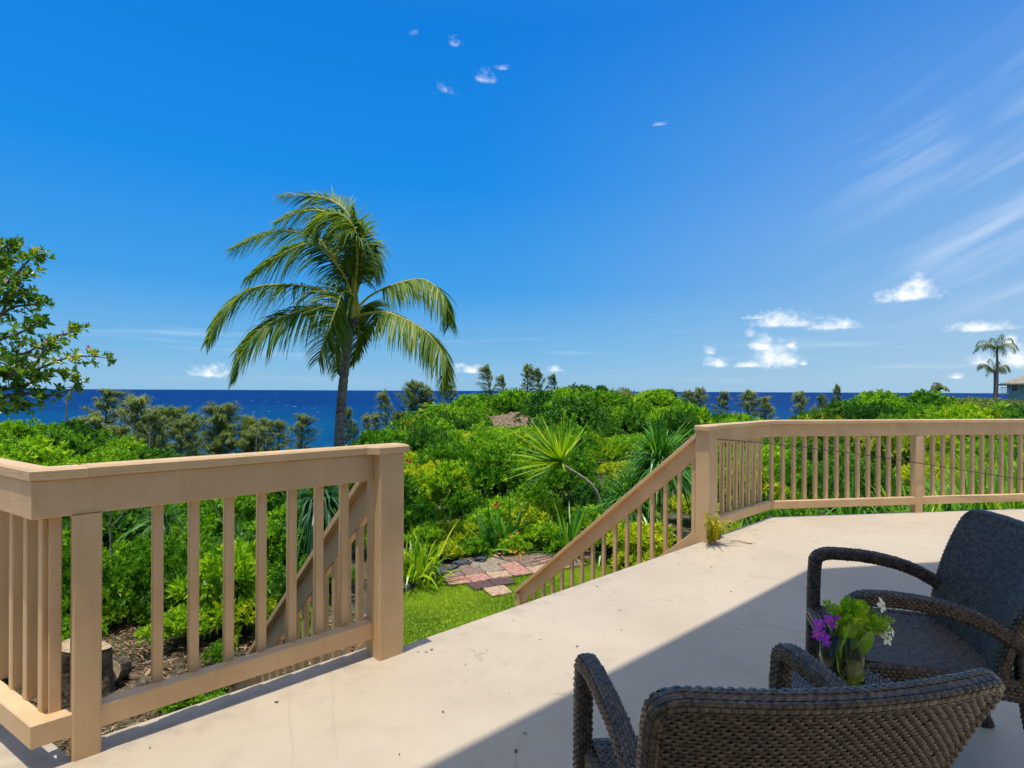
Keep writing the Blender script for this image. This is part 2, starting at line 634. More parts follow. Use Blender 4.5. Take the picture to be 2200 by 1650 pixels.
def sea_mat():
    m, t, b = material('sea_water')
    g = t.n('ShaderNodeTexCoord').outputs['Object']
    sp_ = t.n('ShaderNodeSeparateXYZ')
    t.set(sp_.inputs[0], g)
    dist = t.math('LOGARITHM', t.math('MAXIMUM', sp_.outputs[1], 100.0), 10.0)
    c = t.mix(t.range(dist, 2.7, 3.55), (.0008, .080, .165), (.0004, .027, .125))
    c = t.mix(t.math('MULTIPLY', t.range(t.noise(t.vmath('MULTIPLY', g, (.0022, .0009, 1)), 1.0, 4, .6), .4, .7), .45), c, (.0004, .018, .085))
    chop = t.noise(t.vmath('MULTIPLY', g, (.05, .028, 1)), 1.0, 5, .65)
    c = t.mix(t.math('MULTIPLY', t.range(chop, .42, .66), .45), c, (.0005, .024, .085))
    wc = t.noise(t.vmath('MULTIPLY', g, (.035, .012, 1)), 1.0, 3, .6, .5)
    gate = t.noise(t.vmath('MULTIPLY', g, (.0045, .002, 1)), 1.0, 2, .5)
    wcap = t.math('MULTIPLY', t.range(wc, .675, .72), t.range(gate, .40, .55))
    c = t.mix(t.math('MULTIPLY', wcap, .85), c, (.55, .62, .66))
    t.set(b.inputs['Base Color'], c)
    b.inputs['Roughness'].default_value = .55
    b.inputs['Specular IOR Level'].default_value = .02
    t.set(b.inputs['Normal'], t.bump(chop, .6, 2.0))


sea_mat()
simple('bark', (.16, .12, .085), .9, .1, (14, .5, 1.5), (40, .6, .02))
simple('bark_pale', (.30, .25, .19), .85, .1, (20, .55, 1.3), (40, .6, .02))
simple('bark_dark', (.055, .042, .03), .9, .1, (20, .6, 1.4))


def palm_bark():
    m, t, b = material('palm_bark')
    g = t.n('ShaderNodeTexCoord').outputs['Object']
    n1 = t.noise(g, 9.0, 5, .7)
    n2 = t.noise(t.vmath('MULTIPLY', g, (6, 6, 34)), 1.0, 4, .7, .4)
    c = t.mix(t.range(n1, .35, .65), (.13, .105, .08), (.27, .225, .175))
    c = t.mix(t.math('MULTIPLY', t.range(n2, .52, .64), .8), c, (.05, .038, .028))
    t.set(b.inputs['Base Color'], c)
    b.inputs['Roughness'].default_value = .9
    t.set(b.inputs['Normal'], t.bump(n2, .8, .03))


palm_bark()
simple('rachis', (.52, .42, .06), .5, .3)
simple('wicker', (.064, .045, .027), .26, .45, (60, .45, 2.0))
simple('wicker_base', (.010, .007, .005), .7, .2)
simple('wire_dark', (.04, .035, .03), .5, .3)
simple('stump_bark', (.13, .095, .06), .95, .1, (12, .4, 1.5), (25, .9, .03))
simple('cut_wood', (.42, .30, .17), .8, .1, (25, .7, 1.2))
simple('lava_stone', (.055, .06, .062), .9, .2, (18, .5, 1.8), (40, .8, .02))
simple('rock_gray', (.16, .15, .16), .9, .2, (8, .5, 1.6), (20, .8, .03))
simple('dry_slope', (.25, .175, .105), .95, .1, (5, .45, 1.5), (9, .9, .2))
for nm, c in (('paver_pink', (.40, .205, .15)), ('paver_dark', (.105, .062, .055)), ('paver_brown', (.22, .145, .105)),
              ('paver_tan', (.42, .28, .17)), ('paver_gray', (.27, .215, .15))):
    simple(nm, c, .9, .15, (22, .6, 1.45), (60, .7, .01))
simple('house_wall', (.36, .38, .33), .8, .2, (1.5, .9, 1.1))
simple('house_bounce_cream', (.86, .70, .47), .8, .2, (1.5, .95, 1.05))  # warm cream picked so the unseen wall and roof bounce light
simple('roof_shingle', (.30, .24, .17), .9, .1, (2.5, .8, 1.2))
simple('white_trim', (.62, .63, .60), .6, .3)
simple('window_dark', (.02, .03, .04), .12, .6)
simple('petal_purple', (.42, .045, .50), .5, .3, (60, .8, 1.3))
simple('petal_white', (.75, .78, .55), .5, .3, (60, .9, 1.1))
simple('petal_yellow', (.75, .42, .02), .5, .3)
simple('petal_red', (.65, .08, .015), .5, .3)
simple('petal_pink', (.70, .45, .45), .5, .3)
simple('stem_pale', (.50, .58, .16), .4, .4, (30, .8, 1.2))
simple('stem_green', (.17, .30, .02), .45, .4, (30, .7, 1.3))


def glass_mat(name, tint, ior, amt):
    """thin clear sheet: see-through with a fresnel reflection"""
    m, t, b = material(name)
    tr = t.n('ShaderNodeBsdfTransparent')
    tr.inputs[0].default_value = (*tint, 1)
    gl = t.n('ShaderNodeBsdfGlossy')
    gl.inputs['Roughness'].default_value = .02
    fr = t.n('ShaderNodeFresnel')
    fr.inputs[0].default_value = ior
    mx = t.n('ShaderNodeMixShader')
    t.set(mx.inputs[0], t.math('MULTIPLY', fr.outputs[0], amt))
    t.set(mx.inputs[1], tr.outputs[0])
    t.set(mx.inputs[2], gl.outputs[0])
    t.set(m.node_tree.nodes['Material Output'].inputs[0], mx.outputs[0])


glass_mat('vase_glass', (.95, .985, .95), 1.45, .9)
glass_mat('vase_water', (.93, .97, .80), 1.2, .6)
_nt = MAT['vase_water'].node_tree     # pale green mixed in, standing in for light refracted through the water
_out = _nt.nodes['Material Output']
_old = _out.inputs[0].links[0].from_socket
_df, _tl, _m1, _m2 = (_nt.nodes.new(q) for q in ('ShaderNodeBsdfDiffuse', 'ShaderNodeBsdfTranslucent', 'ShaderNodeMixShader', 'ShaderNodeMixShader'))
for q in (_df, _tl):
    q.inputs['Color'].default_value = (.74, .80, .38, 1)
_m1.inputs[0].default_value = .6
_m2.inputs[0].default_value = .42
_nt.links.new(_df.outputs[0], _m1.inputs[1])
_nt.links.new(_tl.outputs[0], _m1.inputs[2])
_nt.links.new(_old, _m2.inputs[1])
_nt.links.new(_m1.outputs[0], _m2.inputs[2])
_nt.links.new(_m2.outputs[0], _out.inputs[0])

# ================================================================ terrain
SIL = np.array([  # photo column, row of the skyline of the scrub, distance of that crest (m)
    (-900, 850, 16), (-200, 850, 16), (0, 858, 16), (110, 876, 18), (220, 925, 20), (330, 952, 22), (430, 985, 25), (600, 1000, 28),
    (720, 965, 34), (790, 935, 42), (850, 915, 46), (900, 890, 50), (950, 862, 52), (1000, 850, 54), (1060, 838, 55), (1130, 828, 56),
    (1200, 828, 56), (1300, 826, 54), (1400, 834, 50), (1470, 858, 47), (1510, 886, 46), (1560, 880, 42), (1640, 902, 42), (1700, 903, 40),
    (1760, 876, 38), (1830, 852, 38), (1900, 846, 38), (2000, 846, 38), (2060, 852, 36), (2150, 862, 36), (2300, 856, 36), (3500, 856, 36)], float)
SIL_T = (SIL[:, 0] - 1100) / FPX
SIL_Z = (SIL[:, 1] - HORIZON - ROLL * (SIL[:, 0] - 1100)) / FPX     # drop per metre
FLAT = -2.03


def sstep(x, a, b):
    t = np.clip((x - a) / (b - a), 0, 1)
    return t * t * (3 - 2 * t)


def bush_h(D):
    return 0.045 * D + 0.6


def T(x, y):
    x, y = np.asarray(x, float), np.asarray(y, float)
    t = x / np.maximum(y, 1.0)
    t = np.clip(t, -1.6, 1.9)
    D = np.interp(t, SIL_T, SIL[:, 2])
    zc = H_CAM - np.interp(t, SIL_T, SIL_Z) * D - bush_h(D)
    s = np.clip((y - 12.5) / (D - 12.5), 0, 1)
    z = FLAT + (zc - FLAT) * s ** 1.15 - 0.3 * np.sin(np.pi * s) * sstep(t, .0, -.35)
    right = sstep(t, .72, .82)
    over = np.maximum(y - D, 0)
    z = z - over * (0.30 * (1 - right) + .03 * right) - np.maximum(over - 45, 0) * (.6 * (1 - right) + .10 * right)
    z = z + 0.45 * sstep(x, -1.4, -3.0) * sstep(y, 10.0, 6.0)
    z = z + 0.5 * sstep(x, 3.2, 5.5) * sstep(y, 14, 9)
    z = z + .06 * np.sin(x * 1.3 + y * .7) * sstep(y, 13, 16)
    return np.maximum(z, -78)


def make_ground():
    xs = np.concatenate([np.linspace(-300, -40, 40), np.linspace(-38, 60, 150), np.linspace(63, 330, 45)])
    ys = np.concatenate([np.linspace(-14, 20, 90), np.linspace(20.5, 80, 100), np.linspace(83, 330, 50)])
    X, Y = np.meshgrid(xs, ys)
    Z = T(X, Y)
    V = np.stack([X, Y, Z], -1).reshape(-1, 3)
    nx, ny = len(xs), len(ys)
    i, j = np.meshgrid(np.arange(nx - 1), np.arange(ny - 1))
    a = (j * nx + i).ravel()
    F = np.stack([a, a + 1, a + nx + 1, a + nx], 1)
    g = G().add(V, F)
    tag(obj('ground', g, mats=MAT['ground_soil'], smooth=True), kind='structure')


make_ground()
# the sea reaches the horizon
sg = G().add([(-90000, 60, -60), (90000, 60, -60), (90000, 110000, -60), (-90000, 110000, -60)], [(0, 1, 2, 3)])
tag(obj('sea', sg, mats=MAT['sea_water']), kind='structure')

# ================================================================ deck
REF = np.array([-1.611, 2.05])
A1 = R(42.2)
U1 = np.array([math.cos(A1), math.sin(A1)])
D1 = np.array([U1[1], -U1[0]])            # towards the deck
N1 = -D1                                  # outwards, down the stairs
AL = R(148.0)
UL = np.array([math.cos(AL), math.sin(AL)])
DL = np.array([-UL[1], UL[0]])            # towards the deck
AB = R(9.0)
UB = np.array([math.cos(AB), math.sin(AB)])
DB = np.array([UB[1], -UB[0]])
S_COR, S_END, S_RP, S_TURN = -0.115, 1.218, 4.52, 6.0


def L1(s, wv=0.0, z=0.0):
    p = REF + U1 * s + D1 * wv
    return np.array([p[0], p[1], z])


PC = L1(S_COR)[:2]
PT = L1(S_TURN)[:2]


def LL(s, wv=0.0, z=0.0):
    p = PC + UL * s + DL * wv
    return np.array([p[0], p[1], z])


def LB(s, wv=0.0, z=0.0):
    p = PT + UB * s + DB * wv
    return np.array([p[0], p[1], z])


def slab(name, poly, z0, z1, mat, parent=None):
    n = len(poly)
    me = bpy.data.meshes.new(name)
    V = [(p[0], p[1], z1) for p in poly] + [(p[0], p[1], z0) for p in poly]
    F = [tuple(range(n)), tuple(range(2 * n - 1, n - 1, -1))]
    for i in range(n):
        j = (i + 1) % n
        F.append((i, n + i, n + j, j))
    me.from_pydata(V, [], F)
    me.materials.append(mat)
    me.update()
    return obj(name, me, parent)


WL = -0.118     # the deck runs out under the left railing
poly = [LL(6, WL)[:2], LL(-.02, WL)[:2] + (L1(0.1, WL) - L1(0.1))[:2] * .0, L1(0.02, WL)[:2], L1(1.36, WL)[:2], L1(1.362, -.005)[:2], L1(4.5, -.005)[:2],
        L1(S_TURN + .02, -.03)[:2], LB(9, -.03)[:2], np.array([10.5, -3.2]), np.array([-7.5, -3.2])]
poly = poly[::-1]
deck = tag(slab('deck', poly, -0.22, 0.0, MAT['deck_coating']), kind='structure')

# ================================================================ railings
CAP_T = 0.042
TOP = 1.085
PAINT = MAT['tan_paint']
v3 = lambda p, z: np.array([p[0], p[1], z])


def rail_run(th, f, s0, s1, top, nb_s, wf=0.0, dz=0.0, fs0=None):
    """cap board, fascia, bottom rail and balusters between s0 and s1; f maps (s,w,z)"""
    fa = G().add(*beam(f(s0 if fs0 is None else fs0, wf - .0225, top - CAP_T - .069 - dz), f(s1, wf - .0225, top - CAP_T - .069 - dz), .045, .138))
    obj('fascia_board', fa, th, mats=PAINT)
    br = G().add(*beam(f(s0, wf - .03, .135 - dz), f(s1, wf - .03, .135 - dz), .062, .085))
    obj('bottom_rail', br, th, mats=PAINT)
    dirv = f(1, 0, 0) - f(0, 0, 0)
    z0, z1 = .174, top - CAP_T - .13
    me = G().add(*beam((0, 0, z0), (0, 0, z1), .038, .038, up=dirv, ch=.003)).mesh('baluster', PAINT)
    for s in nb_s:
        p = f(s, wf - .072, 0)
        obj('baluster', me, th, loc=p)


def cap_poly(th, pts, z):
    """flat cap board from plan polygon, slightly rounded upper edge"""
    n = len(pts)
    P = np.array(pts)
    c = P.mean(0)
    V = []
    ins = .007
    A = []
    for i in range(n):
        a, b, d = P[i - 1], P[i], P[(i + 1) % n]
        e1, e2 = nrm(b - a), nrm(d - b)
        n1, n2 = np.array([-e1[1], e1[0]]), np.array([-e2[1], e2[0]])
        A.append(b + (n1 + n2) / max(1 + np.dot(n1, n2), .3) * ins)
    area = sum(P[i - 1][0] * P[i][1] - P[i][0] * P[i - 1][1] for i in range(n))
    if area < 0:
        A = [2 * b - q for b, q in zip(P, A)]
    rings = [(P, z - CAP_T), (P, z - .009), (np.array(A), z)]
    for q, zz in rings:
        V += [(x, y, zz) for x, y in q]
    F = []
    for r in range(2):
        for i in range(n):
            j = (i + 1) % n
            F.append((r * n + i, r * n + j, (r + 1) * n + j, (r + 1) * n + i))
    F.append(tuple(2 * n + i for i in range(n)))
    F.append(tuple(n - 1 - i for i in range(n)))
    me = bpy.data.meshes.new('cap_board')
    me.from_pydata(V, [], F)
    me.materials.append(PAINT)
    me.update()
    return obj('cap_board', me, th)


def post(th, f, s0, s1, w0, w1, z0, z1, name='post'):
    c = (f(s0, w0) + f(s1, w1)) / 2
    dirv = f(1, 0, 0) - f(0, 0, 0)
    g = G().add(*beam(v3(c, z0), v3(c, z1), abs(w1 - w0), abs(s1 - s0), up=dirv, ch=.007))
    return obj(name, g, th, mats=PAINT)


# ---- left railing
lr = thing('deck_railing', 'tan painted wooden railing left of the stair opening, bent at a corner', 'railing', v3(PC, 0))
rail_run(lr, L1, S_COR, 1.2165, TOP, [-.045 + .1385 * k for k in (0, 2.35, 3.3, 4.3, 5.3, 6.3, 7.25, 8.2)])
rail_run(lr, LL, 0.0, 5.0, TOP, [.09 + .145 * k for k in range(34)], wf=-.001, dz=.002)
post(lr, L1, 0.0, .089, -.082, .006, -.2, TOP - CAP_T - .1385)
post(lr, L1, S_END, 1.36, -.075, .067, -.3, TOP - CAP_T - .0005)
# cap: corner mitre
w_in, w_out = .022, -.066


def corner(pa, da, ua, pb, db, ub, wv):
    a = pa + da * wv
    b = pb + db * wv
    M = np.array([ua, -ub]).T
    k = np.linalg.solve(M, b - a)
    return a + ua * k[0]


ci = corner(PC, D1, U1, PC, DL, UL, w_in)
co = corner(PC, D1, U1, PC, DL, UL, w_out)
ci = PC + (ci - PC) * .35
cap_poly(lr, [LL(5, .005)[:2], LL(5, w_out)[:2], co, L1(.02, w_out)[:2], L1(.045, w_in)[:2], ci], TOP)
cap_poly(lr, [L1(.0465, w_in)[:2], L1(.0215, w_out)[:2], L1(1.385, w_out)[:2], L1(1.385, .075)[:2], L1(1.21, .075)[:2], L1(1.17, w_in)[:2]], TOP + .0015)

# ---- right railing
TR = 1.062
rr = thing('deck_railing', 'long tan railing on the right running behind the wicker chairs to the frame edge', 'railing', L1(S_RP))
rail_run(rr, L1, 4.662, S_TURN - .002, TR, [4.662 + (S_TURN - 4.662) * (k + .6) / 9.6 for k in range(9)])
NB = 14
BP = 1.86
rail_run(rr, LB, .002, BP - .07, TR, [BP * (k + .55) / NB - .03 for k in range(13)])
rail_run(rr, LB, BP + .0205, 8.0, TR, fs0=BP - .0695, nb_s=[BP + .09 + .1335 * k for k in range(40)])
post(rr, L1, S_RP, 4.66, -.075, .067, -.3, TR - CAP_T - .0005)
post(rr, LB, BP - .069, BP + .02, -.085, .0085, -.2, TR - CAP_T - .139)
ti = corner(PT, D1, U1, PT, DB, UB, w_in)
to = corner(PT, D1, U1, PT, DB, UB, w_out)
cap_poly(rr, [L1(4.49, .075)[:2], L1(4.49, w_out)[:2], to, ti, L1(4.70, w_in)[:2], L1(4.68, .075)[:2]], TR)
cap_poly(rr, [ti + UB * .003, to + UB * .003, LB(8, w_out)[:2], LB(8, w_in)[:2]], TR + .001)

# ---- stairs
RUN, DROP = 2.42, 2.07
SLOPE = -DROP / RUN
st = thing('garden_stairs', 'tan painted steps leading from the deck opening down to the lawn', 'stairs', L1(2.9, 0, FLAT))
NS = 11
for k in range(NS):
    z = -(k + 1) * (-FLAT) / (NS + 1)
    w0 = -.03 - k * RUN / NS
    a, b = L1(1.372, w0 - .12, z - .02), L1(4.5, w0 - .12, z - .02)
    obj('tread', G().add(*beam(a, b, .245, .04)), st, mats=PAINT)
for s in (1.385, 4.485):
    obj('stringer', G().add(*beam(L1(s, -.02, -.17), L1(s, -.02 - RUN, -.17 - DROP + .05), .04, .26)), st, mats=PAINT)


def stair_rail(label, s):
    base = L1(s, -.08, 0)
    th = thing('stair_railing', label, 'stair railing', v3(L1(s, -2.4), FLAT))
    up = np.array([0, 0, 1.0])

    def q(t, dz):
        p = L1(s, -.078 - t)
        return v3(p, .985 + SLOPE * t + dz)
    obj('cap_board', G().add(*beam(q(0, -.02), q(2.47, -.02), .12, .036)), th, mats=PAINT)
    obj('fascia_board', G().add(*beam(q(0, -.118), q(2.43, -.118), .045, .15)), th, mats=PAINT)
    obj('lower_board', G().add(*beam(q(0, -.975), q(2.40, -.975), .045, .14)), th, mats=PAINT)
    for k in range(16):
        t = .05 + k * .1515
        p = q(t, 0)
        g = G().add(*beam((p[0], p[1], p[2] - .95), (p[0], p[1], p[2] - .15), .036, .036, up=(U1[0], U1[1], 0), ch=.003))
        obj('baluster', g, th, mats=PAINT)
    p = q(2.44, 0)
    obj('newel_post', G().add(*beam((p[0], p[1], FLAT - .1), (p[0], p[1], p[2] - .05), .089, .089, up=(U1[0], U1[1], 0))), th, mats=PAINT)
    return th


stair_rail('sloping tan stair railing going down to the lawn, right of the opening', 4.60)
stair_rail('sloping tan stair railing seen through the balusters of the left deck railing', 1.285)

# thin dark wire strung along the right railing
wp = [L1(4.70, .02, .93), L1(5.4, .03, .865), LB(.05, .03, .80), LB(.9, .03, .70), LB(1.86, .03, .56), LB(2.9, .03, .40), LB(3.6, .03, .30)]
tag(obj('wire', G().add(*tube(spline(wp, 60), .0045, 5)), mats=MAT['wire_dark']), 'thin dark wire sagging across the balusters of the right railing', 'wire')

# ---- unseen house behind the viewer: eave known from its shadow, rest shaped for light
EZ = 5.4
off = SUN_H * EZ
e0 = np.array([2.27, 4.29])                  # shadow corner on the deck
u_sh1, u_sh2 = nrm(np.array([2.05, 1.80])), nrm(np.array([1.13, .2]))
pa = e0 - u_sh1 * 9 + off
pb = e0 + np.array([off[0], off[1]])
pc = e0 + u_sh2 * 9 + off
house = thing('unseen_house', 'unseen house behind the viewer, its roof cut to a strip that shades the near deck', 'house', (2, -3, 0))
DEP = 2.15  # roof kept to a narrow strip to let fill light in behind it
n_1, n_2 = np.array([u_sh1[1], -u_sh1[0]]), np.array([u_sh2[1], -u_sh2[0]])
inner = corner(pb, n_1, u_sh1, pb, n_2, u_sh2, DEP)
hp = [tuple(pa), tuple(pb), tuple(pc), tuple(pc + n_2 * DEP), tuple(inner), tuple(pa + n_1 * DEP)]
slab('roof', hp[::-1], EZ, EZ + .22, MAT['house_bounce_cream'], house)
obj('wall', G().add(*beam((-7.5, -3.0, 1.4), (10.5, -3.0, 1.4), .2, 3.2)), house, mats=MAT['house_bounce_cream'])  # unseen wall, coloured to bounce warm light

# ================================================================ wicker furniture
def fd(surf, u, v, e=1e-4):
    P = surf(u, v)
    du = surf(u + e, v) - P
    dv = surf(u, v + e) - P
    return P, nrm(np.cross(du, dv))


def weave(g, surf, u0, u1, v0, v1, cu, cv, h, mask=None, per=False, rng=np.random.default_rng(1), flip=1.0):
    """staggered strand pillows over a surface"""
    nu, nv = max(1, round((u1 - u0) / cu)), max(1, round((v1 - v0) / cv))
    if per and nv % 2:
        nv += 1
    cu, cv = (u1 - u0) / nu, (v1 - v0) / nv
    i, j = np.meshgrid(np.arange(nu + 1), np.arange(nv))
    i, j = i.ravel(), j.ravel()
    uc = u0 + (i + .5 * (j % 2)) * cu
    vc = v0 + (j + .5) * cv
    keep = (uc > u0 - cu * .1) & (uc < u1 + cu * .1)
    if mask is not None:
        keep &= mask(uc, vc)
    uc, vc = uc[keep], vc[keep]
    a = np.array([-.5, -.2, .2, .5])
    b = np.array([-.44, 0, .44])
    aa, bb = np.meshgrid(a, b)
    aa, bb = aa.ravel(), bb.ravel()
    hh = h * (1 - (np.abs(aa) * 2) ** 2 * .95) * (1 - (bb / .5) ** 2 * .75) - h * .15
    U = np.clip(uc[:, None] + aa[None] * cu * .98, u0, u1)
    Vv = vc[:, None] + bb[None] * cv
    P, N = fd(surf, U.ravel(), Vv.ravel())
    n = len(uc)
    hv = (hh[None] * (1 + rng.normal(0, .18, (n, 1)))).ravel()
    P = P + N * hv[:, None] * flip
    F = []
    for r in range(2):
        for c in range(3):
            k = r * 4 + c
            F.append((k, k + 1, k + 5, k + 4))
    F = np.array(F)
    F = (np.arange(n)[:, None, None] * 12 + F[None]).reshape(-1, 4)
    g.add(P, F, np.repeat(rng.uniform(0, 1, n), 12))
    return g


def sheet(g, surf, u0, u1, v0, v1, nu, nv, d=-.0012, flip=1.0):
    u, v = np.meshgrid(np.linspace(u0, u1, nu + 1), np.linspace(v0, v1, nv + 1))
    P, N = fd(surf, u.ravel(), v.ravel())
    P = P + N * d * flip
    i, j = np.meshgrid(np.arange(nu), np.arange(nv))
    a = (j * (nu + 1) + i).ravel()
    g.add(P, np.stack([a, a + 1, a + nu + 2, a + nu + 1], 1))


def sweep_surf(path, a, b, pw=4.0):
    """surface round a path in a plane x = const; u along (metres), v angle"""
    P = spline(path, 120)
    seg = np.concatenate([[0], np.cumsum(np.linalg.norm(np.diff(P, axis=0), axis=1))])
    Tn = nrm(np.gradient(P, axis=0))

    def f(u, v):
        x = np.stack([np.interp(u, seg, P[:, k]) for k in range(3)], -1)
        t = nrm(np.stack([np.interp(u, seg, Tn[:, k]) for k in range(3)], -1))
        sd = nrm(np.array([1.0, 0, 0]) - t * t[..., :1])
        nv = np.cross(t, sd)
        c, s = np.cos(v), np.sin(v)
        r = (np.abs(c) ** pw + np.abs(s) ** pw) ** (-1 / pw)
        return x + sd * (a * r * c)[..., None] + nv * (b * r * s)[..., None]
    return f, seg[-1]


def woven_bar(name, path, a, b, parent, cu=.017, cell=.0095):
    f, ln = sweep_surf(path, a, b)
    gb = G()
    sheet(gb, f, 0, ln, 0, 2 * math.pi, 40, 20, -.0015, -1)
    # end caps
    for u in (0.0, ln):
        ring = f(np.full(12, u), np.linspace(0, 2 * math.pi, 12, endpoint=False))
        gb.add(np.vstack([ring, ring.mean(0)]), [(k, (k + 1) % 12, 12) for k in range(12)])
    o = obj(name, gb, parent, mats=MAT['wicker_base'], smooth=True, local=True)
    per = 2 * (a + b) * 2 * .93
    gw = G()
    weave(gw, f, 0, ln, 0, 2 * math.pi, cu, cell * 2 * math.pi / per, .0048, per=True, flip=-1)
    tag(obj('woven_strands', gw, o, mats=MAT['wicker'], smooth=True, local=True), kind='stuff')
    return o


def make_chair():
    root = thing('wicker_armchair', 'x', 'armchair')
    for sgn in (-1, 1):
        woven_bar('armrest', [(sgn * .285, .315, .0), (sgn * .285, .31, .30), (sgn * .285, .305, .57), (sgn * .284, .285, .638), (sgn * .282, .20, .654),
                              (sgn * .28, .05, .645), (sgn * .278, -.08, .61), (sgn * .275, -.21, .535)], .022, .024, root)
        woven_bar('leg', [(sgn * .265, -.20, .56), (sgn * .262, -.215, .40), (sgn * .262, -.25, .2), (sgn * .262, -.33, .0)], .021, .024, root)

    def back(sd):
        def f(u, v):
            hw = .262 + .045 * sstep(v, .0, .5)
            x = u * hw * sd
            y = -.185 - .10 * v - .42 * v * v + .045 * u * u
            z = .395 + v * .985 - .10 * v * v
            p = np.stack([x, y, z], -1)
            return p + np.array([0, .015 * sd, 0.004 * sd])
        return f
    gb, gw = G(), G()
    for sd in (1, -1):
        sheet(gb, back(-sd), -1, 1, 0, .51, 16, 12, flip=-1)
        weave(gw, back(-sd), -1, 1, 0, .51, .0185 / .29, .0098, .0060, flip=-1)
    bk = obj('backrest', gb, root, mats=MAT['wicker_base'], smooth=True, local=True)
    tag(obj('woven_strands', gw, bk, mats=MAT['wicker'], smooth=True, local=True), kind='stuff')
    # rolled rim of the backrest
    f1 = back(1)
    us = np.linspace(-.93, .93, 14)
    rim = [f1(np.array(-1.0), np.array(v)) for v in np.linspace(0, .472, 8)]
    rim += [f1(np.array(u), np.array(.508 - .012 * abs(u) ** 8)) for u in us]
    rim += [f1(np.array(1.0), np.array(v)) for v in np.linspace(.472, 0, 8)]
    rim = np.array(rim) - np.array([0, .015, .004])
    P = spline(rim, 240)
    seg = np.concatenate([[0], np.cumsum(np.linalg.norm(np.diff(P, axis=0), axis=1))])
    Tn = nrm(np.gradient(P, axis=0))

    def rimf(u, v):
        x = np.stack([np.interp(u, seg, P[:, k]) for k in range(3)], -1)
        t = nrm(np.stack([np.interp(u, seg, Tn[:, k]) for k in range(3)], -1))
        sd = nrm(np.array([0, 1.0, .35]) - t * (t @ np.array([0, 1.0, .35]))[..., None])
        nv = np.cross(t, sd)
        return x + sd * (.021 * np.cos(v))[..., None] + nv * (.019 * np.sin(v))[..., None]
    g1, g2 = G(), G()
    sheet(g1, rimf, 0, seg[-1], 0, 2 * math.pi, 120, 12, flip=-1)
    weave(g2, rimf, 0, seg[-1], 0, 2 * math.pi, .017, 2 * math.pi / 12, .0036, per=True, flip=-1)
    rm = obj('back_rim', g1, root, mats=MAT['wicker_base'], smooth=True, local=True)
    tag(obj('woven_strands', g2, rm, mats=MAT['wicker'], smooth=True, local=True), kind='stuff')

    def seat(u, v):
        z = .425 - .012 * np.cos(u / .27 * math.pi / 2) - .06 * sstep(v, .25, .335) ** 2
        return np.stack([u, v, z], -1)
    g1, g2 = G(), G()
    sheet(g1, seat, -.265, .265, -.215, .335, 12, 20)
    sheet(g1, lambda u, v: seat(-u, v) - np.array([0, 0, .045]), -.265, .265, -.215, .335, 12, 20)
    weave(g2, seat, -.265, .265, -.215, .335, .0185, .0098, .0055)
    so = obj('seat', g1, root, mats=MAT['wicker_base'], smooth=True, local=True)
    tag(obj('woven_strands', g2, so, mats=MAT['wicker'], smooth=True, local=True), kind='stuff')
    for sgn in (-1, 1):
        woven_bar('seat_rail', [(sgn * .272, .31, .375), (sgn * .272, .15, .39), (sgn * .270, -.05, .395), (sgn * .268, -.22, .39)], .014, .036, root)
    f, ln = sweep_surf([(0, .0, 0), (0, .1, 0), (0, .2, 0)], .02, .03)
    # front rail runs across the chair
    gr, gs = G(), G()

    def fr(u, v):
        return np.stack([u, .318 + .018 * np.sign(np.cos(v)) * np.abs(np.cos(v)) ** .5, .378 + .032 * np.sign(np.sin(v)) * np.abs(np.sin(v)) ** .5], -1)
    sheet(gr, lambda u, v: fr(-u, v), -.27, .27, 0, 2 * math.pi, 4, 16)
    weave(gs, lambda u, v: fr(-u, v), -.27, .27, 0.01, 2 * math.pi - .01, .017, .55, .0035)
    fo = obj('front_rail', gr, root, mats=MAT['wicker_base'], smooth=True, local=True)
    tag(obj('woven_strands', gs, fo, mats=MAT['wicker'], smooth=True, local=True), kind='stuff')
    return root


chair = make_chair()
chair['group'] = 'wicker chairs on the deck'
near = chair
near['label'] = 'dark brown wicker armchair in the foreground seen from behind'
near.location = (.515, 1.245, 0)
near.rotation_euler = (0, 0, math.atan2(.113, .993))
far = copy_tree(chair)
far['label'] = 'dark brown wicker armchair facing left, its seat visible beyond the vase'
far.rotation_euler = (0, 0, math.atan2(.955, .297))
fr_mid = np.array([1.2825, 2.237])
fwd = np.array([-.955, .297])
fc = fr_mid - fwd * .30
far.location = (fc[0], fc[1], 0)

# side table
TX, TY, TZ, TRD = 1.03, 1.735, .452, .205
tb = thing('side_table', 'small round dark wicker side table between the two armchairs', 'table', (TX, TY, 0))
g1 = G()
nn = 40
ang = np.linspace(0, 2 * math.pi, nn, endpoint=False)
ring = lambda r, z: np.stack([TX + r * np.cos(ang), TY + r * np.sin(ang), np.full(nn, z)], -1)
rings = [ring(TRD - .01, TZ - .06), ring(TRD, TZ - .05), ring(TRD, TZ - .01), ring(TRD - .012, TZ)]
V = np.vstack(rings + [np.array([[TX, TY, TZ]])])
F = [(r * nn + k, r * nn + (k + 1) % nn, (r + 1) * nn + (k + 1) % nn, (r + 1) * nn + k) for r in range(3) for k in range(nn)]
g1.add(V, F)
g1.add(V, [(3 * nn + k, 3 * nn + (k + 1) % nn, 4 * nn) for k in range(nn)])
tp = obj('table_top', g1, tb, mats=MAT['wicker_base'])
g2 = G()
ca, sa = math.cos(R(55)), math.sin(R(55))
weave(g2, lambda u, v: np.stack([TX + u * ca - v * sa, TY + u * sa + v * ca, TZ + .001 + 0 * u], -1), -.2, .2, -.2, .2, .03, .0098, .0042,
      mask=lambda u, v: u * u + v * v < (TRD - .02) ** 2)
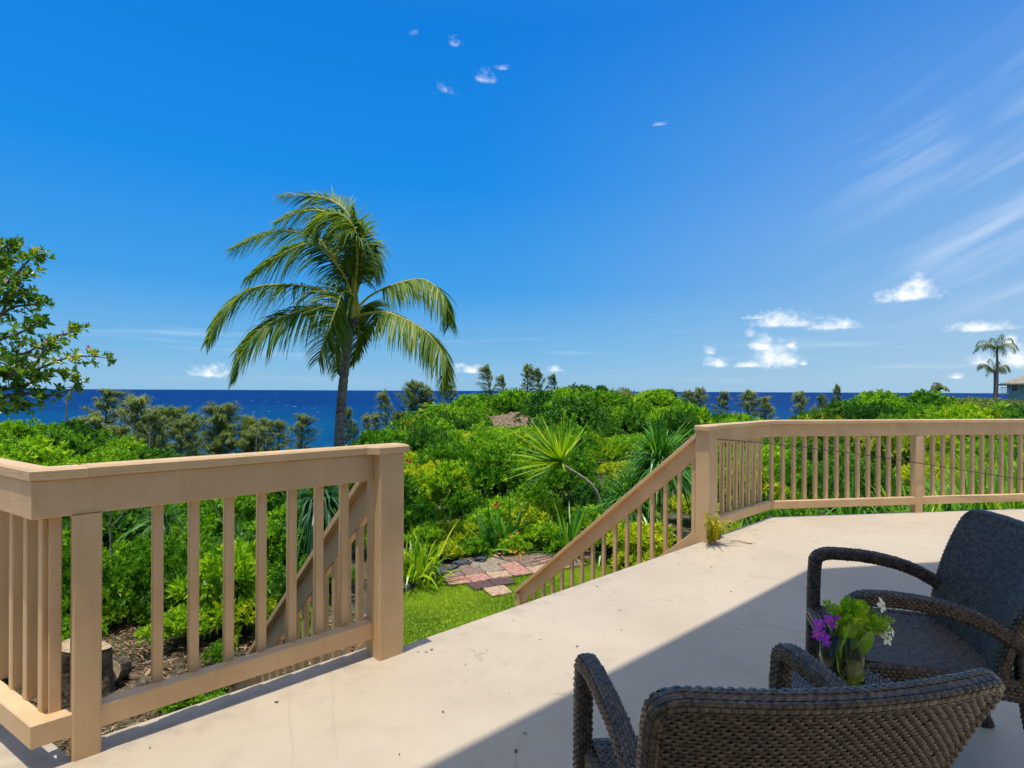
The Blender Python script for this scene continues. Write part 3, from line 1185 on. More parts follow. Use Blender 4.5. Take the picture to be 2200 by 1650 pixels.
weave(g2, lambda u, v: np.stack([TX + (TRD + .001) * np.cos(u), TY + (TRD + .001) * np.sin(u), TZ - .05 + v], -1), 0, 6.283, 0, .045, .017 / TRD, .0095, .0035)
tag(obj('woven_strands', g2, tp, mats=MAT['wicker'], smooth=True), kind='stuff')
for k in range(4):
    t = R(45 + 90 * k)
    c, s = math.cos(t), math.sin(t)
    obj('leg', G().add(*tube([(TX + .17 * c, TY + .17 * s, 0), (TX + .155 * c, TY + .155 * s, TZ - .05)], .016, 10)), tb, mats=MAT['wicker'], smooth=True)

# glass vase
VR, VH = .0615, .17
vz = TZ + .0075
vs = thing('glass_vase', 'clear glass vase of water and stems on the wicker side table', 'vase', (TX, TY, vz))


def lathe(prof, n=48):
    P = np.array(prof)
    a = np.linspace(0, 2 * math.pi, n, endpoint=False)
    V = np.stack([TX + P[:, 0:1] * np.cos(a), TY + P[:, 0:1] * np.sin(a), np.repeat(P[:, 1:2], n, 1)], -1).reshape(-1, 3)
    m = len(P)
    F = [(r * n + k, r * n + (k + 1) % n, (r + 1) * n + (k + 1) % n, (r + 1) * n + k) for r in range(m - 1) for k in range(n)]
    return V, np.array(F)


obj('glass', G().add(*lathe([(1e-4, vz), (VR - .003, vz), (VR, vz + .004), (VR, vz + VH), (VR - .002, vz + VH + .001), (VR - .004, vz + VH), (VR - .004, vz + .012), (VR - .008, vz + .009), (1e-4, vz + .009)])),
    vs, mats=MAT['vase_glass'], smooth=True)
obj('water', G().add(*lathe([(1e-4, vz + .0095), (VR - .0085, vz + .0098), (VR - .0045, vz + .0125), (VR - .0045, vz + .115), (1e-4, vz + .115)])), vs, mats=MAT['vase_water'], smooth=True)

# bouquet
rg = np.random.default_rng(11)
bq = thing('flower_bouquet', 'bunch of green leaves with purple and white flowers in the glass vase', 'flowers', (TX, TY, vz + .02))
C0 = np.array([TX, TY, vz])
for k in range(30):
    a = rg.uniform(0, 6.28)
    b0 = C0 + np.array([.042 * math.cos(a), .042 * math.sin(a), .014])
    b1 = C0 + np.array([.045 * math.cos(a + 2.5), .03 * math.sin(a + 2.5), VH + .03])
    obj('stem', G().add(*tube(spline([b0, (b0 + b1) / 2 + rg.normal(0, .006, 3), b1], 8), .0045, 6)), bq, mats=MAT['stem_pale' if k % 4 else 'stem_green'], smooth=True)


def broad_leaf(path, wd, mat, name='leaf', nw=5, cup=.3):
    P = spline(path, 14)
    Tn = nrm(np.gradient(P, axis=0))
    ref = np.array([.3, -1, .35])
    V = []
    for i in range(14):
        sd = nrm(np.cross(Tn[i], ref))
        nv = np.cross(sd, Tn[i])
        ww = wd * (math.sin(math.pi * (i / 13) ** .8 * .97 + .03)) ** .8
        for k in range(nw):
            q = (k / (nw - 1) - .5)
            V.append(P[i] + sd * ww * q + nv * (cup * ww * abs(q) * 1.2 + .0022 * math.sin(i * 2.1 + k)))
    F = [(i * nw + k, i * nw + k + 1, (i + 1) * nw + k + 1, (i + 1) * nw + k) for i in range(13) for k in range(nw - 1)]
    return obj(name, G().add(np.array(V), np.array(F), np.repeat(rg.uniform(.3, .9), 14 * nw)), bq, mats=mat, smooth=True)


o_ = lambda x, y, z: C0 + np.array([x, y, z])
for pts, wd in (([o_(-.015, -.02, .05), o_(-.025, -.045, .13), o_(-.01, -.055, .20), o_(.0, -.03, .235)], .042),
                ([o_(.0, -.01, .04), o_(.01, -.045, .12), o_(.04, -.055, .165), o_(.07, -.04, .185)], .045),
                ([o_(.01, .0, .05), o_(.02, -.03, .14), o_(.03, -.03, .20), o_(.04, .0, .225)], .036),
                ([o_(-.04, -.03, .03), o_(-.01, -.052, .05), o_(.03, -.045, .055), o_(.05, -.02, .07)], .03),
                ([o_(.045, -.02, .02), o_(.02, -.05, .035), o_(-.02, -.048, .04), o_(-.045, -.02, .055)], .028),
                ([o_(-.02, -.03, .02), o_(-.03, -.04, .07), o_(-.035, -.035, .12), o_(-.03, -.02, .15)], .03),
                ([o_(.02, -.04, .02), o_(.03, -.035, .08), o_(.035, -.03, .13), o_(.03, -.02, .16)], .03)):
    broad_leaf(pts, wd, MAT['leaf_strap'] if pts[-1][2] > C0[2] + .18 else MAT['leaf_lime'])
# feathery green sprays
for k in range(34):
    a = rg.uniform(-.9, 1.15)
    e = rg.uniform(.05, .95)
    d = np.array([math.sin(a) * math.cos(e) + .25, -.35 * rg.uniform(-.3, 1), math.sin(e)])
    d = nrm(d)
    b0 = o_(rg.uniform(-.02, .04), rg.uniform(-.02, .02), .185)
    n = 26
    t = np.linspace(.15, 1, n)
    ln = rg.uniform(.07, .115)
    P = b0 + np.outer(t, d) * ln + np.outer(t * t, [0, 0, -.02])
    g = G().add(*tube(P[::5], .0012, 4))
    sd = nrm(np.cross(d, [0, -1, .3]))
    Bp = np.vstack([P, P])
    A = np.vstack([np.tile(sd + d * .7, (n, 1)), np.tile(-sd + d * .7, (n, 1))]) + rg.normal(0, .35, (2 * n, 3))
    Lf = np.tile(.018 * np.sin(t * 2.9), 2) + .005
    V, F = leaf_diamonds(Bp, A, np.tile([0, -1, .4], (2 * n, 1)) + rg.normal(0, .3, (2 * n, 3)), Lf, Lf * .32)
    g.add(V, F, np.repeat(rg.uniform(.25, .95, 2 * n), 4))
    obj('fern_spray', g, bq, mats=MAT['leaf_bright'])


def flower(c, face, r, mat, npet=5, name='flower'):
    face = nrm(np.asarray(face, float))
    X = nrm(np.cross(face, [0, 0, 1.0]))
    Y = np.cross(X, face)
    n = npet
    ph = np.arange(n) / n * 6.283 + rg.uniform(0, 1)
    g = G()
    for p in ph:
        d = X * math.cos(p) + Y * math.sin(p)
        s = np.cross(face, d)
        rr_ = r * rg.uniform(.85, 1.15)
        pts = []
        for t, wv in ((0, .1), (.35, .5), (.7, .62), (1, .12)):
            m_ = c + d * rr_ * t + face * rr_ * (.25 * t - .35 * t * t)
            pts += [m_ - s * wv * rr_ * .5, m_ + face * .05 * rr_ * wv, m_ + s * wv * rr_ * .5]
        F = [(i * 3 + k, i * 3 + k + 1, (i + 1) * 3 + k + 1, (i + 1) * 3 + k) for i in range(3) for k in range(2)]
        g.add(np.array(pts), np.array(F))
    o = obj(name, g, bq, mats=mat, smooth=True)
    cg = G().add(*tube([c - face * r * .1, c + face * r * .3], [r * .16, r * .1], 6))
    obj('flower_centre', cg, o, mats=MAT['petal_yellow'])
    return o


for (px, py, rr_) in ((1762, 1342, .022), (1782, 1332, .02), (1770, 1366, .024), (1755, 1362, .02), (1795, 1345, .018), (1778, 1380, .018), (1800, 1328, .015)):
    p = at(px, py, TY - .035 + rg.uniform(-.02, .02))
    flower(p, (-.3 + rg.normal(0, .3), -1, .3 + rg.normal(0, .3)), rr_ * .85, MAT['petal_purple'])
for (px, py, rr_) in ((1898, 1301, .022), (1915, 1352, .026), (1908, 1372, .024), (1872, 1335, .018)):
    p = at(px, py, TY + rg.uniform(-.02, .02))
    flower(p, (.4 + rg.normal(0, .3), -.8, .3 + rg.normal(0, .3)), rr_, MAT['petal_white'])
    q0 = o_(.02, 0, .18)
    obj('stem', G().add(*tube(spline([q0, (q0 + p) / 2 + np.array([0.02, 0, .01]), p], 8), .0016, 5)), bq, mats=MAT['bark'])

# ================================================================ garden floor
lawn_poly = [(-2.4, 4.4), (6.5, 6.0), (6.0, 10.8), (2.2, 11.2), (.4, 11.1), (-.9, 10.55), (-1.35, 10.15), (-1.75, 9.5), (-2.0, 8.9), (-2.3, 7.5)]


def lawn():
    n = len(lawn_poly)
    me = bpy.data.meshes.new('lawn')
    me.from_pydata([(x, y, FLAT + .03) for x, y in lawn_poly], [], [tuple(range(n))])
    me.materials.append(MAT['lawn_turf'])
    tag(obj('lawn', me), kind='structure')
    rng = np.random.default_rng(3)
    P = np.array(lawn_poly)

    def inside(x, y):
        r = np.zeros(len(x), bool)
        for i in range(n):
            x0, y0 = P[i - 1]
            x1, y1 = P[i]
            c = ((y0 > y) != (y1 > y)) & (x < (x1 - x0) * (y - y0) / (y1 - y0 + 1e-12) + x0)
            r ^= c
        return r
    N = 240000
    x = rng.uniform(-2.4, 4.0, N)
    y = rng.uniform(5.0, 11.3, N)
    k = inside(x, y)
    x, y = x[k], y[k]
    B = np.stack([x, y, np.full(len(x), FLAT + .025)], 1)
    A = np.stack([rng.normal(0, .45, len(x)), rng.normal(0, .45, len(x)), np.ones(len(x))], 1)
    Ls = rng.uniform(.025, .055, len(x))
    A = nrm(A)
    S = nrm(np.cross(A, rng.normal(0, 1, (len(x), 3))))
    V = np.stack([B + S * .005, B - S * .005, B + A * Ls[:, None]], 1).reshape(-1, 3)
    F = np.arange(len(V)).reshape(-1, 3)
    patch = .48 + .34 * np.sin(x * 2.1 + 1.3 * np.sin(y * 1.7)) * np.sin(y * 2.6)
    g = G().add(V, F, np.repeat(np.clip(patch + rng.normal(0, .2, len(x)), 0, 1), 3))
    tag(obj('lawn_grass', g, mats=MAT['lawn_grass']), 'short bright green grass of the lawn below the steps', 'grass', kind='stuff')


lawn()

# paver path
pe, pg = np.array([math.cos(R(25)), math.sin(R(25))]), np.array([-math.sin(R(25)), math.cos(R(25))])
path = tag(bpy.data.objects.new('garden_path', None), kind='structure')
COL.objects.link(path)
path.location = (-1.05, 9.55, FLAT + .03)
rp = random.Random(4)
pm = {}
rows = {-2: (1.15, 1), -1: (.75, 2), 0: (0, 7), 1: (.05, 9), 2: (.75, 10), 3: (1.7, 10)}
pal = ['paver_pink', 'paver_dark', 'paver_brown', 'paver_tan', 'paver_gray']
fixed = {(-2, 0): 'paver_tan', (-1, 0): 'paver_dark', (-1, 1): 'paver_dark', (0, 0): 'paver_pink', (0, 1): 'paver_pink', (0, 2): 'paver_tan', (1, 0): 'paver_brown',
         (1, 1): 'paver_brown', (1, 2): 'paver_gray', (2, 0): 'paver_brown', (2, 1): 'paver_gray', (2, 2): 'paver_gray', (3, 0): 'paver_tan', (3, 1): 'paver_tan', (3, 2): 'paver_pink', (0, 3): 'paver_pink'}
CS = .40


def stone_mesh(name, sx, sy, sz, mat, rng, rough=.012):
    V = []
    for zz, k in ((0, 1.0), (sz * .75, 1.0), (sz, .955)):
        for (a, b) in ((-1, -1), (0, -1), (1, -1), (1, 0), (1, 1), (0, 1), (-1, 1), (-1, 0)):
            V.append((a * sx / 2 * k + rng.uniform(-rough, rough), b * sy / 2 * k + rng.uniform(-rough, rough), zz + (rng.uniform(-rough, rough) * .4 if zz == sz else 0)))
    F = [(r * 8 + i, r * 8 + (i + 1) % 8, (r + 1) * 8 + (i + 1) % 8, (r + 1) * 8 + i) for r in range(2) for i in range(8)]
    F.append(tuple(16 + i for i in range(8)))
    me = bpy.data.meshes.new(name)
    me.from_pydata(V, [], F)
    me.materials.append(mat)
    me.update()
    return me


for j, (i0, n) in rows.items():
    for i in range(n):
        key = fixed.get((j, i), rp.choice(['paver_brown', 'paver_gray', 'paver_brown', 'paver_brown', 'paver_tan', 'paver_gray', 'paver_dark', 'paver_pink']))
        p = np.array([-1.05, 9.55]) + pe * CS * (i0 + i + .5) + pg * CS * (j + .5) * .92
        me = stone_mesh('paver', CS * .95, CS * .92 * .94, .045, MAT[key], rp)
        o = obj('paver', me, path, loc=(p[0], p[1], FLAT + .028))
        o.rotation_euler = (rp.uniform(-.012, .012), rp.uniform(-.012, .012), R(25) + rp.uniform(-.03, .03))
# lava stone edging
edge = tag(bpy.data.objects.new('lawn_edging', None), kind='structure')
COL.objects.link(edge)
edge.location = (-1.75, 9.5, FLAT)
ep = spline([(-2.35, 7.4, 0), (-2.1, 8.6, 0), (-1.85, 9.3, 0), (-1.5, 9.95, 0), (-1.1, 10.45, 0)], 12)
for k, p in enumerate(ep):
    me = stone_mesh('edging_stone', .24, .15, .12, MAT['lava_stone'], rp, .02)
    o = obj('edging_stone', me, edge, loc=(p[0], p[1], FLAT - .005))
    o.rotation_euler = (0, 0, R(60) + rp.uniform(-.25, .25))
for k, (x, y) in enumerate(((-.95, 10.75), (-.60, 11.0))):
    me = stone_mesh('edging_stone', .3, .18, .13, MAT['lava_stone'], rp, .03)
    o = obj('edging_stone', me, edge, loc=(x, y, FLAT - .005))
    o.rotation_euler = (0, 0, rp.uniform(0, 3))

# ================================================================ plant makers
def make_bush(seed, nl=7, ncl=700, k=7, leafL=.10, leafW=.045, spread=1.0, flat=.8, inner=.25, stems=7):
    rng = np.random.default_rng(seed)
    g = G()
    lobes = []
    for i in range(nl):
        a = rng.uniform(0, 6.28)
        r = rng.uniform(.15, .62)
        lobes.append((np.array([r * math.cos(a), r * math.sin(a), rng.uniform(.35, .85) * (1.1 - .5 * r)]), rng.uniform(.28, .5)))
    lobes.append((np.array([0, 0, .62]), .5))
    C = np.array([l[0] for l in lobes])
    Rr = np.array([l[1] for l in lobes])
    w_ = Rr ** 2 / np.sum(Rr ** 2)
    pid = rng.choice(len(C), ncl * 3, p=w_)
    d = nrm(rng.normal(0, 1, (ncl * 3, 3)))
    d[:, 2] = np.where(d[:, 2] < -.3, -d[:, 2] * .5, d[:, 2])
    rad = Rr[pid] * np.where(rng.uniform(0, 1, ncl * 3) < inner, rng.uniform(.35, .85, ncl * 3), rng.uniform(.85, 1.08, ncl * 3))
    P = C[pid] + d * rad[:, None] * np.array([1, 1, flat])
    dist = np.linalg.norm((P[:, None] - C[None]) / np.array([1, 1, flat]), axis=2) / Rr[None]
    ok = (dist.min(1) > .33) & (P[:, 2] > .02)
    P, d = P[ok][:ncl], d[ok][:ncl]
    D = nrm(d + np.array([0, 0, .55]) + rng.normal(0, .3, P.shape))
    V, F, tt = rosettes(P, D, k, leafL, leafW, spread, rng)
    g.add(V, F, tt)
    s = G()
    for i in range(stems):
        c = C[i % len(C)] + rng.normal(0, .1, 3)
        b = np.array([rng.normal(0, .08), rng.normal(0, .08), -.15])
        m_ = (b + c) / 2 + rng.normal(0, .08, 3)
        s.add(*tube(spline([b, m_, c], 7), np.linspace(.035, .010, 7), 5))
    return g, s


BUSH = {}
for nm, kw in (('round', dict(seed=1, ncl=850)), ('loose', dict(seed=2, nl=10, ncl=700, inner=.35)), ('fine', dict(seed=3, ncl=1300, leafL=.07, leafW=.03)),
               ('broad', dict(seed=4, ncl=420, k=8, leafL=.17, leafW=.06, spread=1.1)), ('low', dict(seed=5, ncl=800, flat=.55)),
               ('knobby', dict(seed=6, nl=14, ncl=1100, leafL=.085, leafW=.04)),
               ('twiggy', dict(seed=7, nl=16, ncl=620, k=6, leafL=.10, leafW=.035, inner=.5, flat=1.15))):
    c, s = make_bush(**kw)
    BUSH[nm] = (c.mesh('crown_' + nm, MAT['leaf_mid']), s.mesh('stems_' + nm, MAT['bark']))


def set_mat(o, m):
    o.material_slots[0].link = 'OBJECT'
    o.material_slots[0].material = MAT[m]


def shrub(label, kind, mat, loc, sc, rz=0, name='shrub', cat='shrub', group=None, stem='bark'):
    t = thing(name, label, cat, loc, group, rz, sc)
    c = obj('crown', BUSH[kind][0], t, local=True)
    set_mat(c, mat)
    s = obj('trunk', BUSH[kind][1], t, local=True)
    set_mat(s, stem)
    return t


def make_ironwood(seed, h=10.0, lean=.08, nb=40, wide=2.4, bare=.10, dens=115):
    """casuarina: separate feathery plumes along up-swept branches"""
    rng = np.random.default_rng(seed)
    g, s = G(), G()
    tr = spline([(0, 0, -.5), (lean * h * .3, .1, h * .4), (lean * h * .8, .1, h * .8), (lean * h * 1.2, 0, h)], 14)
    s.add(*tube(tr, np.linspace(.15, .015, 14), 6))
    zz = np.linspace(0, 1, 14)
    for b in range(nb):
        f = bare + (.98 - bare) * (b + rng.uniform(-.5, .5)) / nb
        p = np.array([np.interp(f, zz, tr[:, k]) for k in range(3)])
        ln = wide * (1 - f) ** .65 * rng.uniform(.35, 1.3) + .35
        a = b * 2.4 + rng.uniform(-.5, .5)
        d = nrm(np.array([math.cos(a) + lean * 5, math.sin(a), rng.uniform(.3, 1.0)]))
        br = spline([p, p + d * ln * .55, p + d * ln + np.array([lean * ln * 1.5, 0, -.10 * ln])], 6)
        s.add(*tube(br, np.linspace(.03, .008, 6), 4, cap=False))
        n = int(dens * (.6 + ln / wide))
        t = rng.uniform(.12, 1.0, n) ** .8
        P = np.stack([np.interp(t, np.linspace(0, 1, 6), br[:, k]) for k in range(3)], 1) + rng.normal(0, .09, (n, 3))
        A = d * 1.0 + rng.normal(0, .42, (n, 3)) + np.array([lean * 4.0, 0, .15])
        L_ = rng.uniform(.3, .8, n) * (1.15 - .4 * t)
        V, F = blades(P, A, L_, .042, .4, nseg=2)
        g.add(V, F, np.repeat(np.clip(rng.normal(.45 + .2 * t, .17), 0, 1), 6))
    return g.mesh('ironwood_crown_%d' % seed, MAT['leaf_iron']), s.mesh('ironwood_trunk_%d' % seed, MAT['bark'])


IRON = [make_ironwood(21, nb=78, wide=3.0), make_ironwood(22, lean=-.12, nb=72, wide=2.6), make_ironwood(23, lean=.03, nb=95, wide=3.4), make_ironwood(24, lean=-.03, nb=60, wide=1.5)]


def ironwood(label, px, ytop, Y, var, ht=9.0, wide=1.0, rz=0.0, group='ironwood trees'):
    ht *= 1.5
    top = at(px, ytop, Y)
    sc = ht / 10.0
    z = top[2] - ht
    wide *= .8
    t = thing('ironwood_tree', label, 'tree', (top[0], Y, z), group, rz, (sc * wide, sc * wide, sc))
    obj('crown', IRON[var][0], t, local=True)
    obj('trunk', IRON[var][1], t, local=True)
    return t


# ================================================================ scattered scrub (one mass nobody could count)
def scatter(name, label, pts, rots, scs, kinds, mat, cat='scrub'):
    src = bpy.data.collections.new(name + '_sources')
    for i, kd in enumerate(kinds):
        o = bpy.data.objects.new('%s_source_%02d' % (name, i), BUSH[kd][0])
        src.objects.link(o)
        set_mat(o, mat[i] if isinstance(mat, list) else mat)
    me = bpy.data.meshes.new(name)
    me.from_pydata([tuple(p) for p in pts], [], [])
    n = len(pts)
    a = me.attributes.new('rot', 'FLOAT_VECTOR', 'POINT')
    a.data.foreach_set('vector', np.asarray(rots, np.float32).ravel())
    a = me.attributes.new('scl', 'FLOAT_VECTOR', 'POINT')
    a.data.foreach_set('vector', np.asarray(scs, np.float32).ravel())
    a = me.attributes.new('idx', 'INT', 'POINT')
    a.data.foreach_set('value', np.random.default_rng(n).integers(0, len(kinds), n).astype(np.int32))
    o = obj(name, me)
    ng = bpy.data.node_groups.new(name + '_nodes', 'GeometryNodeTree')
    ng.interface.new_socket('Geometry', in_out='INPUT', socket_type='NodeSocketGeometry')
    ng.interface.new_socket('Geometry', in_out='OUTPUT', socket_type='NodeSocketGeometry')
    gi, go = ng.nodes.new('NodeGroupInput'), ng.nodes.new('NodeGroupOutput')
    ip = ng.nodes.new('GeometryNodeInstanceOnPoints')
    ci_ = ng.nodes.new('GeometryNodeCollectionInfo')
    ci_.inputs['Collection'].default_value = src
    ci_.inputs['Separate Children'].default_value = True
    ci_.inputs['Reset Children'].default_value = True

    def attr(nm, ty):
        q = ng.nodes.new('GeometryNodeInputNamedAttribute')
        q.data_type = ty
        q.inputs['Name'].default_value = nm
        return q.outputs['Attribute']
    ng.links.new(gi.outputs[0], ip.inputs['Points'])
    ng.links.new(ci_.outputs[0], ip.inputs['Instance'])
    ip.inputs['Pick Instance'].default_value = True
    ng.links.new(attr('idx', 'INT'), ip.inputs['Instance Index'])
    e2r = ng.nodes.new('FunctionNodeEulerToRotation')
    ng.links.new(attr('rot', 'FLOAT_VECTOR'), e2r.inputs[0])
    ng.links.new(e2r.outputs[0], ip.inputs['Rotation'])
    ng.links.new(attr('scl', 'FLOAT_VECTOR'), ip.inputs['Scale'])
    ng.links.new(ip.outputs[0], go.inputs[0])
    md = o.modifiers.new('scatter', 'NODES')
    md.node_group = ng
    tag(o, label, cat, kind='stuff')
    return o


def dart(n, xr, yr, spacing, seed, keep):
    rng = np.random.default_rng(seed)
    out = np.zeros((0, 3))
    X = rng.uniform(*xr, n)
    Y = rng.uniform(*yr, n)
    K = keep(X, Y)
    X, Y = X[K], Y[K]
    sp = spacing(X, Y)
    for x, y, s in zip(X, Y, sp):
        if len(out) == 0 or np.min((out[:, 0] - x) ** 2 + (out[:, 1] - y) ** 2 - (np.minimum(out[:, 2], s)) ** 2) > 0:
            out = np.vstack([out, (x, y, s)])
    return out


def scrub(name, label, n, xr, yr, size, seed, keep, kinds, mat, clip=True):
    P = dart(n, xr, yr, lambda x, y: size(x, y) * 1.22, seed, keep)
    rng = np.random.default_rng(seed + 50)
    x, y = P[:, 0], P[:, 1]
    sz = P[:, 2] / 1.22 * rng.uniform(.7, 1.35, len(P))
    z = T(x, y)
    hgt = sz * rng.uniform(.75, 1.55, len(P))
    if clip:
        lim = H_CAM - np.interp(x / y, SIL_T, SIL_Z) * y + rng.normal(0, .1, len(P)) * (y / 40)
        lim = np.where((x / y > -.065) & (x / y < .055) & (y < 44), np.minimum(lim, H_CAM - (914 - HORIZON) / FPX * y), lim)   # keep the bare slope in view
        hgt = np.clip(np.minimum(hgt, (lim - z) / 1.12), .15 * sz, None)
    rots = np.stack([rng.normal(0, .06, len(P)), rng.normal(0, .06, len(P)), rng.uniform(0, 6.28, len(P))], 1)
    return scatter(name, label, np.stack([x, y, z - .05], 1), rots, np.stack([sz, sz, hgt], 1), kinds, mat)


EXC = [(1235, 30, 2.2), (1100, 30, 1.0), (1250, 54, 1.5), (1400, 46, 2.4), (1455, 40, 1.7), (1550, 40, 1.5), (1790, 36, 1.8), (1880, 36, 2.1), (2000, 36, 2.1), (985, 48, 1.7), (1150, 55, 1.7),
       (935, 17.5, .9), (890, 20, 1.0), (1010, 26, 1.1), (1330, 24, .9), (60, 14.5, 1.1), (190, 15, .9), (375, 20, 1.1)]


def no_bed(x, y):
    r = ~((x > -3.0) & (x < 9) & (y < 13.2))
    for px, Y, rad_ in EXC:           # room for the named shrubs and trees, and a little in front of them
        cx = (px - 1100) / FPX * Y
        r &= ~((np.abs(x - cx) < rad_) & (y < Y + rad_ * .6) & (y > Y - rad_ * 1.3))
    r &= ~((np.abs(x + .45) < 2.4) & (y > 39) & (y < 47.5))
    return r


tt = lambda x, y: x / y
Dcrest = lambda x, y: np.interp(x / y, SIL_T, SIL[:, 2])
hill_keep = lambda x, y: no_bed(x, y) & (tt(x, y) > -.32) & (tt(x, y) < 1.05) & (y < Dcrest(x, y) + 4) & (y > 13.4)
hill_size = lambda x, y: np.clip(.42 + .034 * y, .6, 2.2)
scrub('hillside_scrub', 'dense bright green scrub covering the hill beyond the garden', 9000, (-14, 48), (13, 61), hill_size, 31, hill_keep,
      ['round', 'knobby', 'loose', 'low', 'round', 'knobby', 'fine', 'broad', 'loose', 'fine', 'twiggy', 'knobby', 'broad'],
      ['leaf_bright', 'leaf_mid', 'leaf_deep', 'leaf_yellow', 'leaf_mid', 'leaf_bright', 'leaf_deep', 'leaf_mid', 'leaf_bright', 'leaf_bright', 'leaf_mid', 'leaf_deep', 'leaf_gloss'])
left_keep = lambda x, y: no_bed(x, y) & (tt(x, y) < -.26) & (tt(x, y) > -1.25) & (y < Dcrest(x, y) + 5) & (y > 6.6 + .0 * x) & ~((x > -2.9) & (y < 11))
left_size = lambda x, y: np.clip(.35 + .036 * y, .5, 1.4)
scrub('slope_scrub', 'dark green leafy undergrowth filling the slope left of the stairs', 5000, (-32, -2), (6.4, 34), left_size, 37, left_keep,
      ['fine', 'round', 'loose', 'broad', 'fine', 'round', 'knobby'], ['leaf_mid', 'leaf_deep', 'leaf_mid', 'leaf_bright', 'leaf_bright', 'leaf_mid', 'leaf_bright'])
low_keep = lambda x, y: ((y > 5.1) & (y < 9.5) & (((x + 1.611) * .741 + (y - 2.05) * .672 < 1.0) | (((x + 1.611) * -.672 + (y - 2.05) * .741 > 3.0) & (x < -2.55))) & (x > -12)) & (np.sin(x * 3.1) + np.sin(y * 4.3 + x) > -.75) & ((x + 4.0) ** 2 + (y - 5.3) ** 2 > .8) & ((x + 3.6) ** 2 + (y - 6.6) ** 2 > .5)
scrub('ground_cover', 'low green ground cover creeping over leaf litter below the deck', 2600, (-11, -1.2), (4.8, 9.5), lambda x, y: np.full_like(x, .27), 41, low_keep,
      ['fine', 'low', 'loose'], ['leaf_bright', 'leaf_mid', 'leaf_mid'])
# far slopes behind the crest, down to the sea
far_keep = lambda x, y: (y > Dcrest(x, y) + 2) & (y < 105) & (tt(x, y) > -1.1) & (tt(x, y) < 1.2)
scrub('far_scrub', 'distant olive scrub on the slopes behind the hill', 3500, (-75, 100), (20, 105), lambda x, y: np.clip(.06 * y, 1.6, 3.4), 43, far_keep,
      ['round', 'fine', 'knobby'], ['leaf_deep', 'leaf_iron', 'leaf_mid'])

# ================================================================ named shrubs and trees on the hill
def hill(label, px, Y, kind, mat, sc, name='shrub', cat='shrub', dz=-.1, rz=0.0, zs=1.0, stem='bark'):
    x = (px - 1100) / FPX * Y
    z = float(T(x, Y)) + dz
    return shrub(label, kind, mat, (x, Y, z), (sc, sc, sc * zs), rz, name, cat, stem=stem)


shrub('large dark green round tree in the middle of the hillside below the crest', 'round', 'leaf_deep', at(1240, 963, 30), (2.45, 2.45, 2.55), .4, 'round_tree', 'tree')
shrub('dark green rounded bush just left of the large dark tree', 'knobby', 'leaf_deep', at(1095, 962, 30), (1.0, 1.0, .95), 1.1)
hill('bright green bush on the crest right of the leaning ironwoods', 1150, 55, 'knobby', 'leaf_bright', 2.2, rz=2.0, zs=1.1)
hill('deep green pointed tree standing on the crest of the hill', 1250, 54, 'loose', 'leaf_deep', 2.0, 'round_tree', 'tree', rz=.9, zs=1.5)
hill('yellow green spreading tree on the right shoulder of the hill', 1400, 46, 'round', 'leaf_bright', 3.0, 'round_tree', 'tree', rz=2.2, zs=.9)
hill('yellow green mounded bush behind the stair railing post', 1455, 40, 'knobby', 'leaf_bright', 2.2, rz=.2)
hill('light green rounded tree left of the sea gap, above the right railing', 1550, 40, 'round', 'leaf_bright', 1.9, 'round_tree', 'tree', rz=1.7)
hill('green bush at the right end of the sea gap above the railing', 1715, 39, 'loose', 'leaf_mid', 1.1, rz=.7)
hill('broad bright green tree rising to the horizon, first right of the sea gap', 1790, 36, 'knobby', 'leaf_bright', 2.3, 'round_tree', 'tree', rz=.5, zs=.9)
hill('bright green flat topped tree in the middle of the right tree line', 1880, 36, 'round', 'leaf_bright', 2.6, 'round_tree', 'tree', rz=2.9)
hill('green tree of the right tree line just below the little far palm', 2000, 36, 'knobby', 'leaf_mid', 2.6, 'round_tree', 'tree', rz=1.3)
hill('bright bush with pale twigs on the left shoulder of the hill', 985, 48, 'loose', 'leaf_bright', 2.2, rz=.3)
hill('light green bush at the left foot of the hill', 880, 40, 'fine', 'leaf_mid', 1.9, rz=1.9)
hill('yellow green mound of scrub directly behind the garden bed', 935, 17.5, 'fine', 'leaf_yellow', 1.25, rz=1.0)
hill('olive yellow bush behind the end post of the left railing', 890, 20, 'round', 'leaf_bright', 1.3, rz=.1)
hill('yellow green rounded shrub above the blue green blade plant', 1010, 26, 'knobby', 'leaf_yellow', 1.5, rz=.8)
hill('pale lime bush right of the leaning spiky plant', 1330, 24, 'round', 'leaf_bright', 1.3, rz=2.5)
hill('bright green bush at the far left below the overhanging tree', 40, 14.5, 'fine', 'leaf_bright', 1.7, rz=.6)
hill('lime green leafy bush above the bend of the left railing', 190, 15, 'broad', 'leaf_bright', 1.25, rz=1.2)
hill('light green low bush in front of the ironwoods', 375, 20, 'fine', 'leaf_bright', 1.45, rz=2.0)

# bare earth patch on the hillside
bp = at(1090, 905, 45)
bare = G()
rng = np.random.default_rng(9)
nx, ny = 14, 8
xs, ys = np.meshgrid(np.linspace(-2.0, 2.2, nx), np.linspace(-1.4, 1.4, ny))
zs = .45 * ys + rng.normal(0, .08, xs.shape) + .16 * xs
V = np.stack([bp[0] + xs, bp[1] + ys, bp[2] + zs - .1], -1).reshape(-1, 3)
a = (np.arange(ny - 1)[:, None] * nx + np.arange(nx - 1)[None]).ravel()
bare.add(V, np.stack([a, a + 1, a + nx + 1, a + nx], 1))
tag(obj('bare_slope', bare, mats=MAT['dry_slope'], smooth=True), kind='structure')

